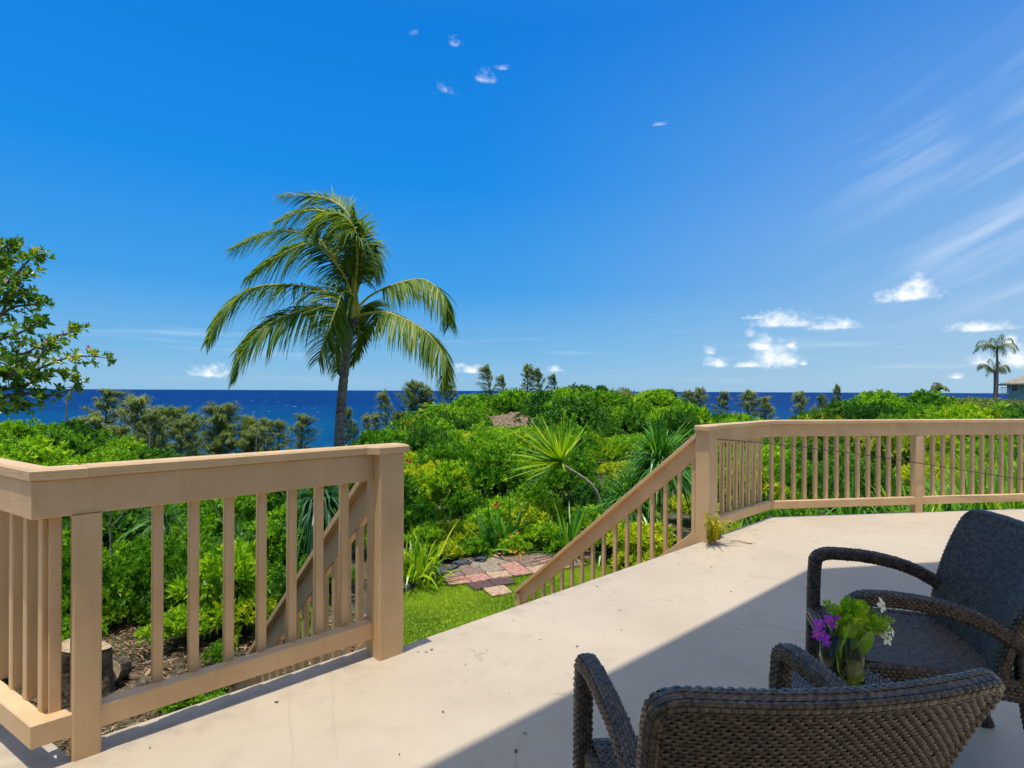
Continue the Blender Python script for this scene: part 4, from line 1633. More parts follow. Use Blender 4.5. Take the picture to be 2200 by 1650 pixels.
# ironwoods: label, column, row of the top, distance, variant, height, width, rotation
IR = [
    ('olive ironwood with a spreading top, leftmost against the sea', 208, 842, 58, 0, 7.0, 1.25, .3),
    ('broad brownish ironwood, second from the left against the sea', 285, 856, 54, 2, 8.0, .95, 1.0),
    ('short ironwood beside the pale bare trunk', 322, 892, 56, 1, 6.0, .9, 2.0),
    ('bushy ironwood in the middle of the left grove', 362, 880, 52, 2, 7.5, .95, 2.2),
    ('slender ironwood between the two bushy ones of the left grove', 405, 880, 56, 0, 7.0, .8, 3.0),
    ('tallest dense ironwood at the right of the left grove', 462, 872, 50, 2, 8.0, 1.15, .1),
    ('low ironwood hugging the right side of the tallest one', 505, 905, 50, 1, 6.5, .9, 4.0),
    ('thin nearly bare ironwood next to the sea on the left', 545, 898, 54, 3, 6.0, .55, .5),
    ('narrow ironwood, last of the left grove before the palm trunk', 574, 903, 52, 3, 6.5, 1.1, 1.5),
    ('small ironwood top just right of the palm trunk', 745, 878, 52, 3, 5.0, .8, 2.5),
    ('low ironwood tip between the palm and the leaning ones', 800, 893, 58, 1, 5.0, .6, .7),
    ('left leaning ironwood standing apart beside the sea', 842, 846, 56, 1, 6.0, .6, 0.0),
    ('tall grey green ironwood at the left foot of the hill', 886, 824, 56, 2, 7.5, .75, 1.1),
    ('narrow dark ironwood right of the tall grey green one', 920, 832, 58, 3, 6.0, .9, 0.9),
    ('small ironwood under the tip of the right palm frond', 972, 830, 58, 0, 4.0, .8, 2.1),
    ('wind swept ironwood on the crest, leftmost of three', 1062, 790, 60, 1, 5.0, .8, .1),
    ('short wind swept ironwood filling behind the leftmost crest one', 1090, 810, 62, 1, 4.0, .8, .4),
    ('slim dark ironwood standing up from the hill crest', 1130, 785, 58, 3, 4.5, .9, 3.4),
    ('bushy wind bent ironwood on the crest, right of the slim one', 1172, 797, 60, 1, 4.5, 1.0, -.2),
    ('small wind bent ironwood on the crest beside the bushy one', 1200, 808, 60, 1, 3.6, .8, .3),
    ('dark ironwood peeping over the right shoulder of the hill', 1447, 840, 75, 3, 6.0, 1.0, .5),
    ('cluster top ironwood left of the sea gap on the right', 1480, 842, 72, 2, 6.0, .6, 1.5),
    ('tall dark ironwood above the light green tree', 1508, 835, 72, 2, 6.5, .55, 2.5),
    ('greyish ironwood behind the light green tree, right side', 1545, 845, 72, 0, 6.0, .7, .2),
    ('thin ironwood standing in front of the right sea gap', 1612, 842, 68, 3, 6.5, 1.1, 1.0),
    ('brown green ironwood on the left edge of the right sea gap', 1655, 857, 62, 0, 6.0, .8, 2.0),
    ('grey green ironwood on the right edge of the sea gap', 1732, 845, 60, 0, 6.0, .65, 3.0),
    ('short ironwood next to the grey green one', 1762, 852, 60, 1, 5.0, .6, 4.0),
    ('bare tipped tall thin ironwood left of the right tree line', 1800, 830, 58, 3, 5.5, .5, .8)]
for a in IR:
    a = list(a)
    a[6] *= 1.5 if a[1] > 800 else 1.3
    ironwood(*a)
ri = random.Random(8)
for k, px in enumerate((185, 235, 262, 305, 338, 385, 430, 448, 485, 525, 560, 600, 640)):
    ironwood('low ironwood crown filling the foot of the left grove below the taller trees', px, 908 + ri.uniform(-18, 26), 46 + ri.uniform(-3, 5), k % 3, 4.8 + ri.uniform(-.5, 1), 1.25, ri.uniform(0, 6), 'low ironwoods of the left grove')
for k, px in enumerate((770, 820, 860, 905, 945)):
    ironwood('low ironwood crown at the left foot of the hill below the taller trees', px, 905 - k * 9 + ri.uniform(-8, 8), 55, k % 3, 4.0, 1.1, ri.uniform(0, 6), 'low ironwoods at the hill foot')
# pale dead trunks
for lb, px, y0, y1, Y in (('pale bare dead trunk standing among the left ironwoods', 318, 905, 985, 34), ('thin pale dead stem beside the narrow ironwood', 548, 895, 985, 40),
                          ('thin pale dead stem left of the grove against the sea', 140, 850, 900, 34)):
    p0, p1 = at(px, y1, Y), at(px + 4, y0, Y)
    d = thing('dead_trunk', lb, 'dead tree', p0)
    g = G().add(*tube(spline([p0 - np.array([0, 0, 1.5]), (p0 + p1) / 2 + np.array([.06, 0, 0]), p1], 8), np.linspace(.07, .02, 8), 5))
    obj('trunk', g, d, mats=MAT['bark_pale'])
    for k in range(3):
        q = p0 + (p1 - p0) * (.5 + .15 * k)
        obj('branch', G().add(*tube([q, q + np.array([(-1) ** k * .35, .05, .45])], [.02, .008], 4)), d, mats=MAT['bark_pale'])

# ================================================================ coconut palm
PY = 12.0
zp = lambda x, y: (x / 2.75 + 400, y / 2.75 + 380)


def pz(x, y, dy=0.0):
    px, py = zp(x, y)
    return at(px, py, PY + dy)


palm_base = at(712, 1135, PY)
palm_base[2] = float(T(palm_base[0], PY)) - .1
palm = thing('coconut_palm', 'tall coconut palm with wind swept fronds behind the left railing', 'palm tree', palm_base)
tpts = [palm_base, at(716, 1060, PY), at(728, 960, PY), at(733, 870, PY), at(742, 780, PY), at(752, 705, PY), at(760, 672, PY)]
tp_ = spline(tpts, 80)
rad = np.interp(np.linspace(0, 1, 80), [0, .15, .6, .93, 1], [.17, .115, .092, .086, .08])
rad = rad * (1 + .045 * (np.arange(80) % 2)) + np.random.default_rng(2).normal(0, .003, 80)
obj('trunk', G().add(*tube(tp_, rad, 14)), palm, mats=MAT['palm_bark'], smooth=True)


def frond(parent, pts, leafL, rng, mat, down=.6, wind=(-.35, 0, 0), n=115, rr=.032, width=.042, name='frond', along=.8, tintm=.5, roll=0.0, t0=.10):
    P = spline(pts, 40)
    Tn = nrm(np.gradient(P, axis=0))
    seg = np.concatenate([[0], np.cumsum(np.linalg.norm(np.diff(P, axis=0), axis=1))])
    ln = seg[-1]
    t = np.linspace(t0, .995, n)
    u = t * ln
    B = np.stack([np.interp(u, seg, P[:, k]) for k in range(3)], 1)
    Tt = nrm(np.stack([np.interp(u, seg, Tn[:, k]) for k in range(3)], 1))
    S = np.cross(Tt, [0, 0, 1.0])
    S = nrm(np.where(np.linalg.norm(S, axis=1, keepdims=True) < .15, np.cross(Tt, [0, 1.0, 0]), S))
    Nu = np.cross(S, Tt)
    S = S * math.cos(roll) + Nu * math.sin(roll)
    prof = np.interp(t, [0, .12, .35, .7, 1], [.45, .75, 1.0, .85, .32])
    g = G()
    wind = np.array(wind)
    for sgn in (1, -1):
        A = S * sgn * (1.0 - .3 * t[:, None]) + Tt * (along * (.35 + .9 * t[:, None])) + wind + rng.normal(0, .09, (n, 3))
        A[:, 2] -= down * .32
        Bv = B + rng.normal(0, .004, (n, 3))
        L_ = leafL * prof * rng.uniform(.85, 1.1, n)
        V, F = blades(Bv, A, L_, width * (.6 + .4 * prof), down * rng.uniform(.6, 1.3, n), nseg=4, rng=rng, prof=lambda q: (1 - q ** 2.2) * .95 + .05)
        tint = np.clip(rng.normal(tintm, .17, n) + (.12 if sgn > 0 else -.05), 0, 1)
        g.add(V, F, np.repeat(tint, 10), 0)
    g.add(*tube(P, np.linspace(rr, rr * .18, 40), 6), 0.5, 1)
    return obj(name, g, parent, mats=[MAT[mat], MAT['rachis']])


rng = np.random.default_rng(77)
c0 = (985, 800)
FR = [  # control points in crop coordinates with depth, leaflet length, droop
    ([(985, 775, 0), (860, 690, .1), (640, 640, .3), (400, 655, .3), (230, 780, .2), (130, 960, .1)], .80, .85),
    ([(985, 800, 0), (860, 775, -.2), (690, 785, -.5), (470, 880, -.7), (340, 1020, -.7), (285, 1180, -.6)], .72, .7),
    ([(995, 770, -.05), (985, 705, -.3), (925, 680, -.6), (880, 790, -1.1), (830, 930, -1.4), (780, 1085, -1.5)], .68, .55),
    ([(965, 720, 0), (940, 610, -.3), (850, 480, -.5), (720, 395, -.6), (520, 480, -.6), (360, 590, -.4)], .75, .75),
    ([(970, 700, .1), (900, 500, .4), (760, 360, .6), (580, 320, .7), (420, 350, .7), (265, 430, .6)], .75, .65),
    ([(980, 690, 0), (985, 430, .1), (930, 270, .2), (790, 200, .2), (660, 210, .2), (535, 265, .1)], .72, .6),
    ([(985, 690, .2), (1000, 400, .5), (950, 220, .7), (830, 130, .8), (690, 110, .8), (545, 115, .7)], .72, .35),
    ([(990, 690, -.1), (1010, 480, -.3), (990, 310, -.5), (900, 220, -.6), (800, 240, -.7), (740, 330, -.8)], .72, .8),
    ([(1000, 700, .1), (1045, 540, .2), (1085, 420, .3), (1105, 395, .35), (1120, 460, .4), (1115, 580, .4)], .62, .9),
    ([(1000, 690, .4), (1030, 480, .9), (1010, 330, 1.3), (960, 260, 1.6), (880, 290, 1.9), (820, 380, 2.1)], .70, .8),
    ([(1005, 780, 0), (1090, 700, .1), (1230, 635, .2), (1390, 605, .2), (1500, 680, .1), (1545, 780, .1), (1555, 880, 0)], .66, 1.0),
    ([(1005, 825, 0), (1080, 805, -.2), (1200, 805, -.4), (1380, 890, -.5), (1490, 1000, -.6), (1540, 1110, -.6), (1520, 1235, -.6)], .68, .95),
    ([(1005, 800, .2), (1060, 760, .7), (1110, 770, 1.2), (1110, 850, 1.6), (1070, 920, 1.8), (1030, 985, 1.9)], .62, .8),
    ([(965, 830, .2), (930, 850, .7), (905, 900, 1.2), (890, 980, 1.5), (885, 1080, 1.7), (895, 1165, 1.8)], .55, .7),
    ([(990, 830, .2), (1010, 860, .8), (1015, 930, 1.2), (1005, 1010, 1.4), (985, 1100, 1.5)], .5, .7),
    ([(985, 690, .1), (1020, 560, .1), (1040, 440, 0), (1030, 330, -.1), (1000, 250, -.1), (985, 190, -.1)], .5, .7),
]
ROLL_F = [.55, .75, .95, .85, .8, .9, .9, .7, .3, .5, .25, .3, .5, .5, .5, .6]
for k, (pts, lf, dn) in enumerate(FR):
    P_ = [pz(*p) for p in pts]
    sg = 1.0 if P_[-1][0] < P_[0][0] else -1.0
    frond(palm, P_, lf * 1.16, rng, 'leaf_palm', dn * .62, along=.6, wind=(-.25, .05, .04) if k not in (10, 11) else (-.10, 0, 0), roll=ROLL_F[k] * sg, width=.042, n=135, t0=.24 if k in (10, 11) else .13)
for k in range(5):
    a = k * 1.26
    p0 = at(758, 678, PY)
    obj('leaf_sheath', G().add(*tube(spline([p0 + np.array([.07 * math.cos(a), .07 * math.sin(a), -.08]), p0 + np.array([.10 * math.cos(a), .10 * math.sin(a), .18]),
                                             p0 + np.array([.04 * math.cos(a) + .02, .04 * math.sin(a), .55])], 8), [.05, .06, .06, .05, .04, .03, .025, .02], 7)), palm, mats=MAT['rachis'], smooth=True)
for k, (dx, dz) in enumerate(((.10, -.02), (-.06, -.06), (.03, -.10))):
    p = at(758, 690, PY) + np.array([dx, -.1, dz])
    V, F = tube([p + np.array([0, 0, -.09]), p + np.array([0, 0, -.06]), p, p + np.array([0, 0, .06]), p + np.array([0, 0, .09])], [.01, .055, .075, .05, .01], 10)
    obj('coconut', G().add(V, F), palm, mats=MAT['bark'], smooth=True)

# far palms on the right
def far_palm(label, px, ytop, ybase, Y, crown, seed, nf=15):
    rng = np.random.default_rng(seed)
    top, base = at(px, ytop, Y), at(px - 4, ybase, Y)
    base[2] -= 3.0
    t = thing('coconut_palm', label, 'palm tree', base, 'far coconut palms')
    P = spline([base, (base + top) / 2 + np.array([.15, 0, 0]), top], 12)
    obj('trunk', G().add(*tube(P, np.linspace(.22, .13, 12), 7)), t, mats=MAT['palm_bark'], smooth=True)
    for k in range(nf):
        a = k * 2.4 + rng.uniform(0, .4)
        e = rng.uniform(-.15, 1.25)
        d = np.array([math.cos(a) * math.cos(e), math.sin(a) * math.cos(e), math.sin(e)])
        ln = crown * rng.uniform(.85, 1.15)
        pts = [top, top + d * ln * .45 + np.array([-.05, 0, .12 * ln]), top + d * ln * .8 + np.array([-.1, 0, -.02 * ln]), top + d * ln * 1.0 + np.array([-.15, 0, -.38 * ln])]
        frond(t, pts, crown * .34, rng, 'leaf_palm_far', .8, (-.1, 0, 0), n=24, rr=.04, width=.07)
    return t


far_palm('taller of the two far coconut palms beside the house at right', 2142, 748, 848, 80, 2.6, 5, 12)
far_palm('shorter of the two far coconut palms beside the house at right', 2137, 799, 848, 84, 2.5, 6, 11)
far_palm('tiny palm top poking out of the right tree line', 2017, 836, 858, 70, 1.1, 8, 11)

# ================================================================ far house on the right
HY = 75.0
hx = lambda px: (px - 1100) / FPX * HY
hz = lambda py, px=2175: at(px, py, HY)[2]
hs = thing('two_storey_house', 'grey green house with hipped roof and balcony at the far right', 'house', (hx(2168), HY, hz(870)), rz=-R(40))
x0, x1, ya, yb = hx(2168), hx(2168) + 14, HY, HY + 9
zb, ze = hz(880), hz(826)
wl = G()
for (p0, p1) in (((x0, ya), (x1, ya)), ((x0, ya + .1), (x0, yb))):
    pass
V = [(x0, ya, zb), (x1, ya, zb), (x1, yb, zb), (x0, yb, zb), (x0, ya, ze), (x1, ya, ze), (x1, yb, ze), (x0, yb, ze)]
wl.add(V, [(0, 1, 5, 4), (1, 2, 6, 5), (2, 3, 7, 6), (3, 0, 4, 7), (4, 5, 6, 7)])
obj('wall', wl, hs, mats=MAT['house_wall'])
ov = .9
rx0, rx1, ry0, ry1 = x0 - ov, x1 + ov, ya - ov, yb + ov
rz_, rt = hz(824), hz(824) + 2.2
V = [(rx0, ry0, rz_), (rx1, ry0, rz_), (rx1, ry1, rz_), (rx0, ry1, rz_), (rx0 + 5, (ry0 + ry1) / 2, rt), (rx1 - 5, (ry0 + ry1) / 2, rt),
     (rx0, ry0, rz_ - .18), (rx1, ry0, rz_ - .18), (rx1, ry1, rz_ - .18), (rx0, ry1, rz_ - .18)]
obj('roof', G().add(V, [(0, 1, 5, 4), (2, 3, 4, 5), (0, 6, 7, 1), (1, 7, 8, 2), (2, 8, 9, 3), (3, 9, 6, 0), (6, 9, 8, 7)]).add(V, [(1, 2, 5), (3, 0, 4)]), hs, mats=MAT['roof_shingle'])
for k in range(5):
    wx = x0 + .55 + k * 1.25
    f = obj('window', G().add(*beam((wx, ya - .03, hz(841)), (wx, ya - .03, hz(828)), .08, .75, up=(1, 0, 0))), hs, mats=MAT['white_trim'])
    obj('pane', G().add(*beam((wx, ya - .06, hz(840)), (wx, ya - .06, hz(829)), .06, .58, up=(1, 0, 0))), f, mats=MAT['window_dark'])
bx0 = hx(2153)
bz = hz(846)
obj('balcony_floor', G().add(*beam((bx0, ya + 1.2, bz), (x0 - .02, ya + 1.2, bz), 3.0, .16)), hs, mats=MAT['white_trim'])
obj('balcony_rail', G().add(*beam((bx0, ya - .2, bz + .85), (x0 - .02, ya - .2, bz + .85), .08, .08)), hs, mats=MAT['white_trim'])
for k in range(7):
    q = bx0 + (x0 - bx0) * k / 6.5
    obj('balcony_post', G().add(*beam((q, ya - .2, bz + .08), (q, ya - .2, bz + .82), .05, .05, up=(1, 0, 0))), hs, mats=MAT['white_trim'])

# ================================================================ overhanging tree at the left edge
lt_rng = np.random.default_rng(15)
LTY = 6.6
lt_base = np.array([-6.9, 6.7, 0.0])
lt_base[2] = float(T(-6.9, 6.7)) - .1
ltree = thing('leafy_tree', 'broad leaved tree with outstretched twigs entering at the left edge', 'tree', lt_base)
trunk = spline([lt_base, lt_base + np.array([.15, 0, .9]), lt_base + np.array([.1, -.05, 2.0]), lt_base + np.array([.3, 0, 3.2]), at(-60, 560, LTY)], 20)
gt = G().add(*tube(trunk, np.linspace(.11, .03, 20), 8))
tips = []
BR = [[(-150, 790), (-20, 800), (70, 795), (140, 770), (190, 765), (238, 770)], [(-150, 800), (-10, 805), (60, 800), (110, 730), (150, 715), (170, 705)],
      [(-150, 830), (-20, 850), (60, 845), (100, 850), (150, 838), (172, 815)], [(-140, 700), (-30, 690), (30, 660), (70, 655), (100, 645)],
      [(-130, 640), (-40, 620), (20, 600), (60, 560), (90, 545)], [(-130, 600), (-30, 560), (10, 530), (40, 530)], [(-140, 730), (-20, 730), (30, 720), (70, 700), (90, 690)],
      [(-120, 720), (-20, 700), (20, 640), (45, 600), (70, 585)], [(-140, 760), (-20, 770), (50, 760), (90, 740), (110, 745)], [(-150, 830), (0, 835), (60, 825), (110, 800), (140, 800)],
       [(-140, 690), (-60, 680), (0, 650), (30, 630), (75, 640)], [(-140, 620), (-60, 590), (-10, 570), (20, 565)],
      [(-150, 770), (-60, 780), (0, 770), (40, 780), (80, 810)], [(-150, 850), (-40, 870), (20, 868), (60, 872)]]
for b in BR:
    dep = lt_rng.uniform(-.7, .7)
    pts = [at(x, y, LTY + dep * (i / len(b))) for i, (x, y) in enumerate(b)]
    P = spline(pts, 30)
    gt.add(*tube(P, np.linspace(.026, .005, 30), 5, cap=False))
    d = nrm(np.gradient(P, axis=0))
    for i in range(5, 30):
        den = 3 if i > 10 else 2
        for q in range(den):
            if lt_rng.uniform() < .66:
                o2 = nrm(lt_rng.normal(0, 1, 3)) * lt_rng.uniform(.03, .16 if i < 24 else .09)
                tips.append((P[i] + o2, d[i] + o2 * 6 + np.array([0, 0, .5])))
                if lt_rng.uniform() < .35:
                    gt.add(*tube([P[i], P[i] + o2], [.004, .002], 3, cap=False))
# denser foliage close to the trunk
for k in range(240):
    px, py = lt_rng.uniform(-260, 95), lt_rng.uniform(540, 880)
    if px > 20 + 70 * sstep(py, 620, 800):
        continue
    if lt_rng.uniform() < .35 * (np.sin(px * .05) * np.sin(py * .045) + 1):
        continue
    p = at(px, py, LTY + lt_rng.uniform(-1.0, 1.1))
    tips.append((p, np.array([lt_rng.normal(.2, .5), lt_rng.normal(-.1, .5), .7])))
obj('trunk', gt, ltree, mats=MAT['bark'])
P = np.array([t[0] for t in tips])
D = np.array([t[1] for t in tips])
K = 5
vis = np.array([(p[0] / p[1] * FPX + 1100) for p in P])
big = np.argsort(-vis)[:60]
rest = np.setdiff1d(np.arange(len(P)), big)
V, F, tn = rosettes(P[rest], D[rest], K, .074, .038, 1.0, lt_rng)
tag(obj('foliage', G().add(V, F, tn), ltree, mats=MAT['leaf_gloss']), kind='stuff')
# the outermost leaves as single leaves
V, F, tn = rosettes(P[big], D[big], K, .074, .038, 1.0, lt_rng)
Vq = V.reshape(-1, 4, 3)
for i in range(len(Vq)):
    obj('leaf', G().add(Vq[i] - Vq[i][0], [(0, 1, 2), (0, 2, 3)], tn[i * 4]), ltree, loc=Vq[i][0], mats=MAT['leaf_gloss'])
for k in range(9):
    p = P[lt_rng.integers(0, len(P))] + np.array([0, -.05, .06])
    fl = G()
    for q in range(5):
        a = q * 1.257
        d = np.array([math.cos(a), -.3, math.sin(a)])
        fl.add(*leaf_diamonds(p[None], d[None], np.array([[0, -1.0, .2]]), np.array([.035]), np.array([.028])))
    obj('blossom', fl, ltree, mats=MAT['petal_pink'])

# ================================================================ garden plants with strap or blade leaves
def rosette_plant(name, label, cat, base, n, L, wd, mat, droop=(.3, 1.0), elev=(.3, 1.5), seed=0, parts=True, nseg=5, stemh=0.0, lean=(0, 0), stem_mat='bark_pale', group=None, yellow=0.0, stemr=.03, foot=.0):
    rng = np.random.default_rng(seed)
    t = thing(name, label, cat, base, group)
    base = np.array(base, float)
    head = base + np.array([lean[0], lean[1], stemh])
    if stemh > 0:
        sp = spline([base + np.array([0, 0, -.1]), base + np.array([lean[0] * .25, lean[1] * .25, stemh * .55]), head], 10)
        obj('stem', G().add(*tube(sp, np.linspace(stemr * 1.3, stemr, 10), 7)), t, mats=MAT[stem_mat], smooth=True)
    ax = nrm(np.array([lean[0] * 1.2, lean[1] * 1.2, max(stemh, .5)])) if stemh > 0 else np.array([0, 0, 1.0])
    X = nrm(np.cross(ax, [0, 1.0, .01]))
    Y = np.cross(ax, X)
    ph = np.arange(n) * 2.4 + rng.normal(0, .2, n)
    e = np.linspace(elev[1], elev[0], n) + rng.normal(0, .1, n)
    A = X * (np.cos(ph) * np.cos(e))[:, None] + Y * (np.sin(ph) * np.cos(e))[:, None] + ax * np.sin(e)[:, None]
    B = head + A * .02 + rng.normal(0, 1, (n, 3)) * np.array([foot, foot, 0])
    Ls = L * rng.uniform(.65, 1.1, n)
    dr = rng.uniform(*droop, n) * (1.2 - .7 * np.sin(e))
    V, F = blades(B, A, Ls, wd * rng.uniform(.8, 1.15, n), dr, nseg=nseg, rng=rng)
    m = (nseg + 1) * 2
    tint = np.clip(rng.normal(.5, .2, n) + np.where(rng.uniform(0, 1, n) < yellow, .5, 0), 0, 1)
    if parts:
        Vb = V.reshape(n, m, 3)
        F0 = F.reshape(2 * nseg, n, 3)[:, 0, :]
        for i in range(n):
            obj('leaf', G().add(Vb[i], F0, tint[i]), t, mats=MAT[mat])
    else:
        tag(obj('leaves', G().add(V, F, np.repeat(tint, m)), t, mats=MAT[mat]), kind='stuff')
    return t


def gp(px, py):
    """point on the flat garden floor"""
    Y = (H_CAM - FLAT) * FPX / (py - HORIZON - ROLL * (px - 1100))
    return np.array([(px - 1100) / FPX * Y, Y, FLAT])


rosette_plant('strap_leaf_plant', 'bright yellow green strap leaved plant beside the left railing end post', 'plant', gp(905, 1255), 70, 1.55, .055, 'leaf_strap', (.3, 1.1), (.75, 1.5), 51, yellow=.12, foot=.13)
rosette_plant('strap_leaf_plant', 'small yellow green strap leaved plant hidden half behind the end post', 'plant', gp(872, 1250), 36, 1.35, .05, 'leaf_strap', (.3, 1.1), (.75, 1.5), 52, yellow=.15, foot=.1)
rosette_plant('spider_lily', 'dark upright broad bladed lily in the middle of the garden bed', 'plant', gp(1052, 1192), 34, 1.6, .075, 'leaf_blade', (.1, .7), (.8, 1.5), 53, foot=.12)
rosette_plant('spider_lily', 'second dark bladed lily just right behind the upright one', 'plant', gp(1085, 1180), 26, 1.45, .07, 'leaf_blade', (.1, .8), (.75, 1.5), 54, foot=.1)
rosette_plant('spiky_plant', 'fan shaped spiky plant in front of the stair railing', 'plant', gp(1225, 1195), 44, 1.6, .06, 'leaf_blade', (.1, .5), (.4, 1.45), 55)
rosette_plant('spiky_plant', 'arching long leaved plant behind the lower stair balusters', 'plant', gp(1300, 1195), 40, 1.5, .055, 'leaf_blade', (.4, 1.1), (.4, 1.4), 56)
rosette_plant('spiky_plant', 'dark arching plant behind the middle stair balusters', 'plant', (1.75, 8.2, FLAT), 40, 1.5, .05, 'leaf_blade', (.5, 1.2), (.3, 1.3), 57)
rosette_plant('spiky_plant', 'yellowish arching plant behind the upper stair balusters', 'plant', (2.7, 8.6, FLAT), 44, 1.5, .05, 'leaf_strap', (.5, 1.2), (.3, 1.35), 58)
rosette_plant('blade_plant', 'blue green clump of narrow drooping blades above the garden bed', 'plant', (-.22, 15.6, float(T(-.22, 15.6)) + .5), 260, 1.15, .040, 'leaf_bluegreen', (.4, 1.1), (.05, 1.5), 59, parts=False, stemh=.35)
rosette_plant('blade_plant', 'second blue green blade clump lower right of the first', 'plant', (.45, 14.9, float(T(.45, 14.9)) + .2), 180, .95, .040, 'leaf_bluegreen', (.4, 1.1), (.05, 1.5), 60, parts=False, stemh=.3)
rosette_plant('leaning_dracaena', 'leaning thin trunked spiky plant with a brush of stiff leaves', 'plant', at(1300, 1085, 13.0) - np.array([0, 0, .25]), 110, 1.5, .058, 'leaf_strap', (.02, .22), (.12, 1.5), 61,
              stemh=1.2, lean=(-1.0, .1), stem_mat='bark_pale', yellow=.12)
# big blade clumps behind the stair railing and the right railing
rosette_plant('pandanus', 'large pandanus clump with long narrow leaves behind the stair railing', 'plant', (3.35, 12.6, float(T(3.35, 12.6)) + .9), 420, 1.75, .055, 'leaf_blade', (.4, 1.1), (-.1, 1.5), 62, parts=False, stemh=.8)
rosette_plant('pandanus', 'pandanus clump left of the large one, sinking behind the railing', 'plant', (2.55, 12.2, float(T(2.5, 12.2)) + .3), 260, 1.4, .05, 'leaf_blade', (.5, 1.1), (0, 1.5), 63, parts=False, stemh=.6)
gx = [(1580, 9.6, .9), (1640, 9.0, .8), (1700, 9.4, .9), (1760, 8.8, .8), (1830, 9.2, .9), (1900, 8.8, .8), (1970, 9.2, 1.0), (2040, 9.0, 1.0), (2110, 9.4, 1.25), (2180, 9.0, 1.2), (2260, 9.4, 1.2)]
nmx = ['first', 'second', 'third', 'fourth', 'fifth', 'sixth', 'seventh', 'eighth', 'ninth', 'tenth', 'eleventh']
for k, (px, Y, s) in enumerate(gx):
    x = (px - 1100) / FPX * Y
    z = float(T(x, Y))
    rosette_plant('cane_grass', '%s tall arching grass clump behind the right railing, counted from the stair post' % nmx[k], 'grass clump', (x, Y, z), 190, 2.55 * s, .045,
                  'leaf_blade' if k % 3 else 'leaf_strap', (.45, 1.0), (.35, 1.5), 70 + k, parts=False, group='grass clumps behind the right railing')
gy = [(2085, 13.0, 1.15), (2160, 12.2, 1.2), (2230, 13, 1.2)]
for k, (px, Y, s) in enumerate(gy):
    x = (px - 1100) / FPX * Y
    rosette_plant('cane_grass', ['tall bright grass rising above the right railing, left one', 'tall bright grass above the right railing below the far house', 'tall bright grass at the right frame edge above the railing'][k],
                  'grass clump', (x, Y, float(T(x, Y))), 220, 3.0 * s, .05, 'leaf_strap', (.4, .9), (.4, 1.5), 90 + k, parts=False)

# shrubs of the garden bed: rosette leaved
bed = [('low glossy shrub at the path edge under the dark lily', 1020, 1195, .42, 'leaf_mid', 11.35), ('low green shrub between the lily and the path', 1105, 1195, .42, 'leaf_bright', 11.55),
       ('small lime shrub right of the strap leaved plant', 965, 1200, .40, 'leaf_yellow', 11.1), ('low shrub at the path edge left of the stair railing', 1160, 1200, .42, 'leaf_mid', 11.75),
       ('glossy light green rosette shrub behind the strap leaved plant', 925, 1215, .62, 'leaf_bright', 11.6), ('yellow green rosette shrub left of the dark lily', 985, 1190, .62, 'leaf_yellow', 11.9),
       ('bright green rosette shrub at the back of the bed behind the lily', 1040, 1170, .7, 'leaf_bright', 12.7), ('yellow leaved shrub in the bed right of the dark lily', 1130, 1165, .75, 'leaf_yellow', 12.6),
       ('bright yellow croton like bush at the back right of the bed', 1190, 1150, .75, 'leaf_yellow', 13.4), ('light green rosette shrub beside the brick path edge', 1175, 1190, .6, 'leaf_bright', 11.9),
       ('green rosette shrub right in front of the stair railing', 1275, 1170, .75, 'leaf_bright', 12.8), ('green shrub at the back left of the bed', 895, 1170, .75, 'leaf_mid', 12.9),
       ('lime shrub at the back of the bed under the blue green blades', 1085, 1150, .75, 'leaf_bright', 13.5), ('yellowish shrub seen through the upper stair balusters', 1385, 1160, .85, 'leaf_yellow', 10.6),
       ('green shrub seen through the middle stair balusters', 1330, 1190, .8, 'leaf_bright', 11.4), ('leafy shrub behind the right railing corner', 1600, 1100, .7, 'leaf_bright', 8.3),
       ('bright leafy shrub at the foot of the right railing', 1720, 1080, .55, 'leaf_bright', 8.0)]
for k, (lb, px, py, sc, mt, Y) in enumerate(bed):
    x = (px - 1100) / FPX * Y
    shrub(lb, 'broad', mt, (x, Y, float(T(x, Y)) - .05), sc, k * 1.3)
# red and yellow blossoms in the bed
def flower_spray(label, pts, mat, r):
    t = thing('flower_stalk', label, 'flower', pts[0])
    for p in pts:
        fl = G()
        for q in range(5):
            a = q * 1.257
            d = np.array([math.cos(a), -.4, math.sin(a)])
            fl.add(*leaf_diamonds(np.array(p)[None], d[None], np.array([[0, -1.0, .3]]), np.array([r]), np.array([r * .7])))
        b = obj('blossom', fl, t, mats=MAT[mat])
        obj('stalk', G().add(*tube([np.array(p) - np.array([0.03, -.05, .45]), np.array(p)], [.005, .003], 4)), b, mats=MAT['stem_green'])


flower_spray('small yellow blossoms at the edge of the bed by the path', [at(1108, 1184, 10.9), at(1118, 1192, 10.8), at(1098, 1183, 10.9), at(1100, 1150, 11.1), at(1112, 1144, 11.0), at(1125, 1186, 11)], 'petal_yellow', .05)
flower_spray('orange red blossom standing above the dark lily', [at(1066, 1086, 11.6), at(1069, 1081, 11.7)], 'petal_red', .055)
flower_spray('red blossoms in the scrub beside the left end post', [at(876, 989, 16.5), at(868, 985, 16.8), at(882, 992, 16.7), at(940, 968, 22)], 'petal_red', .07)
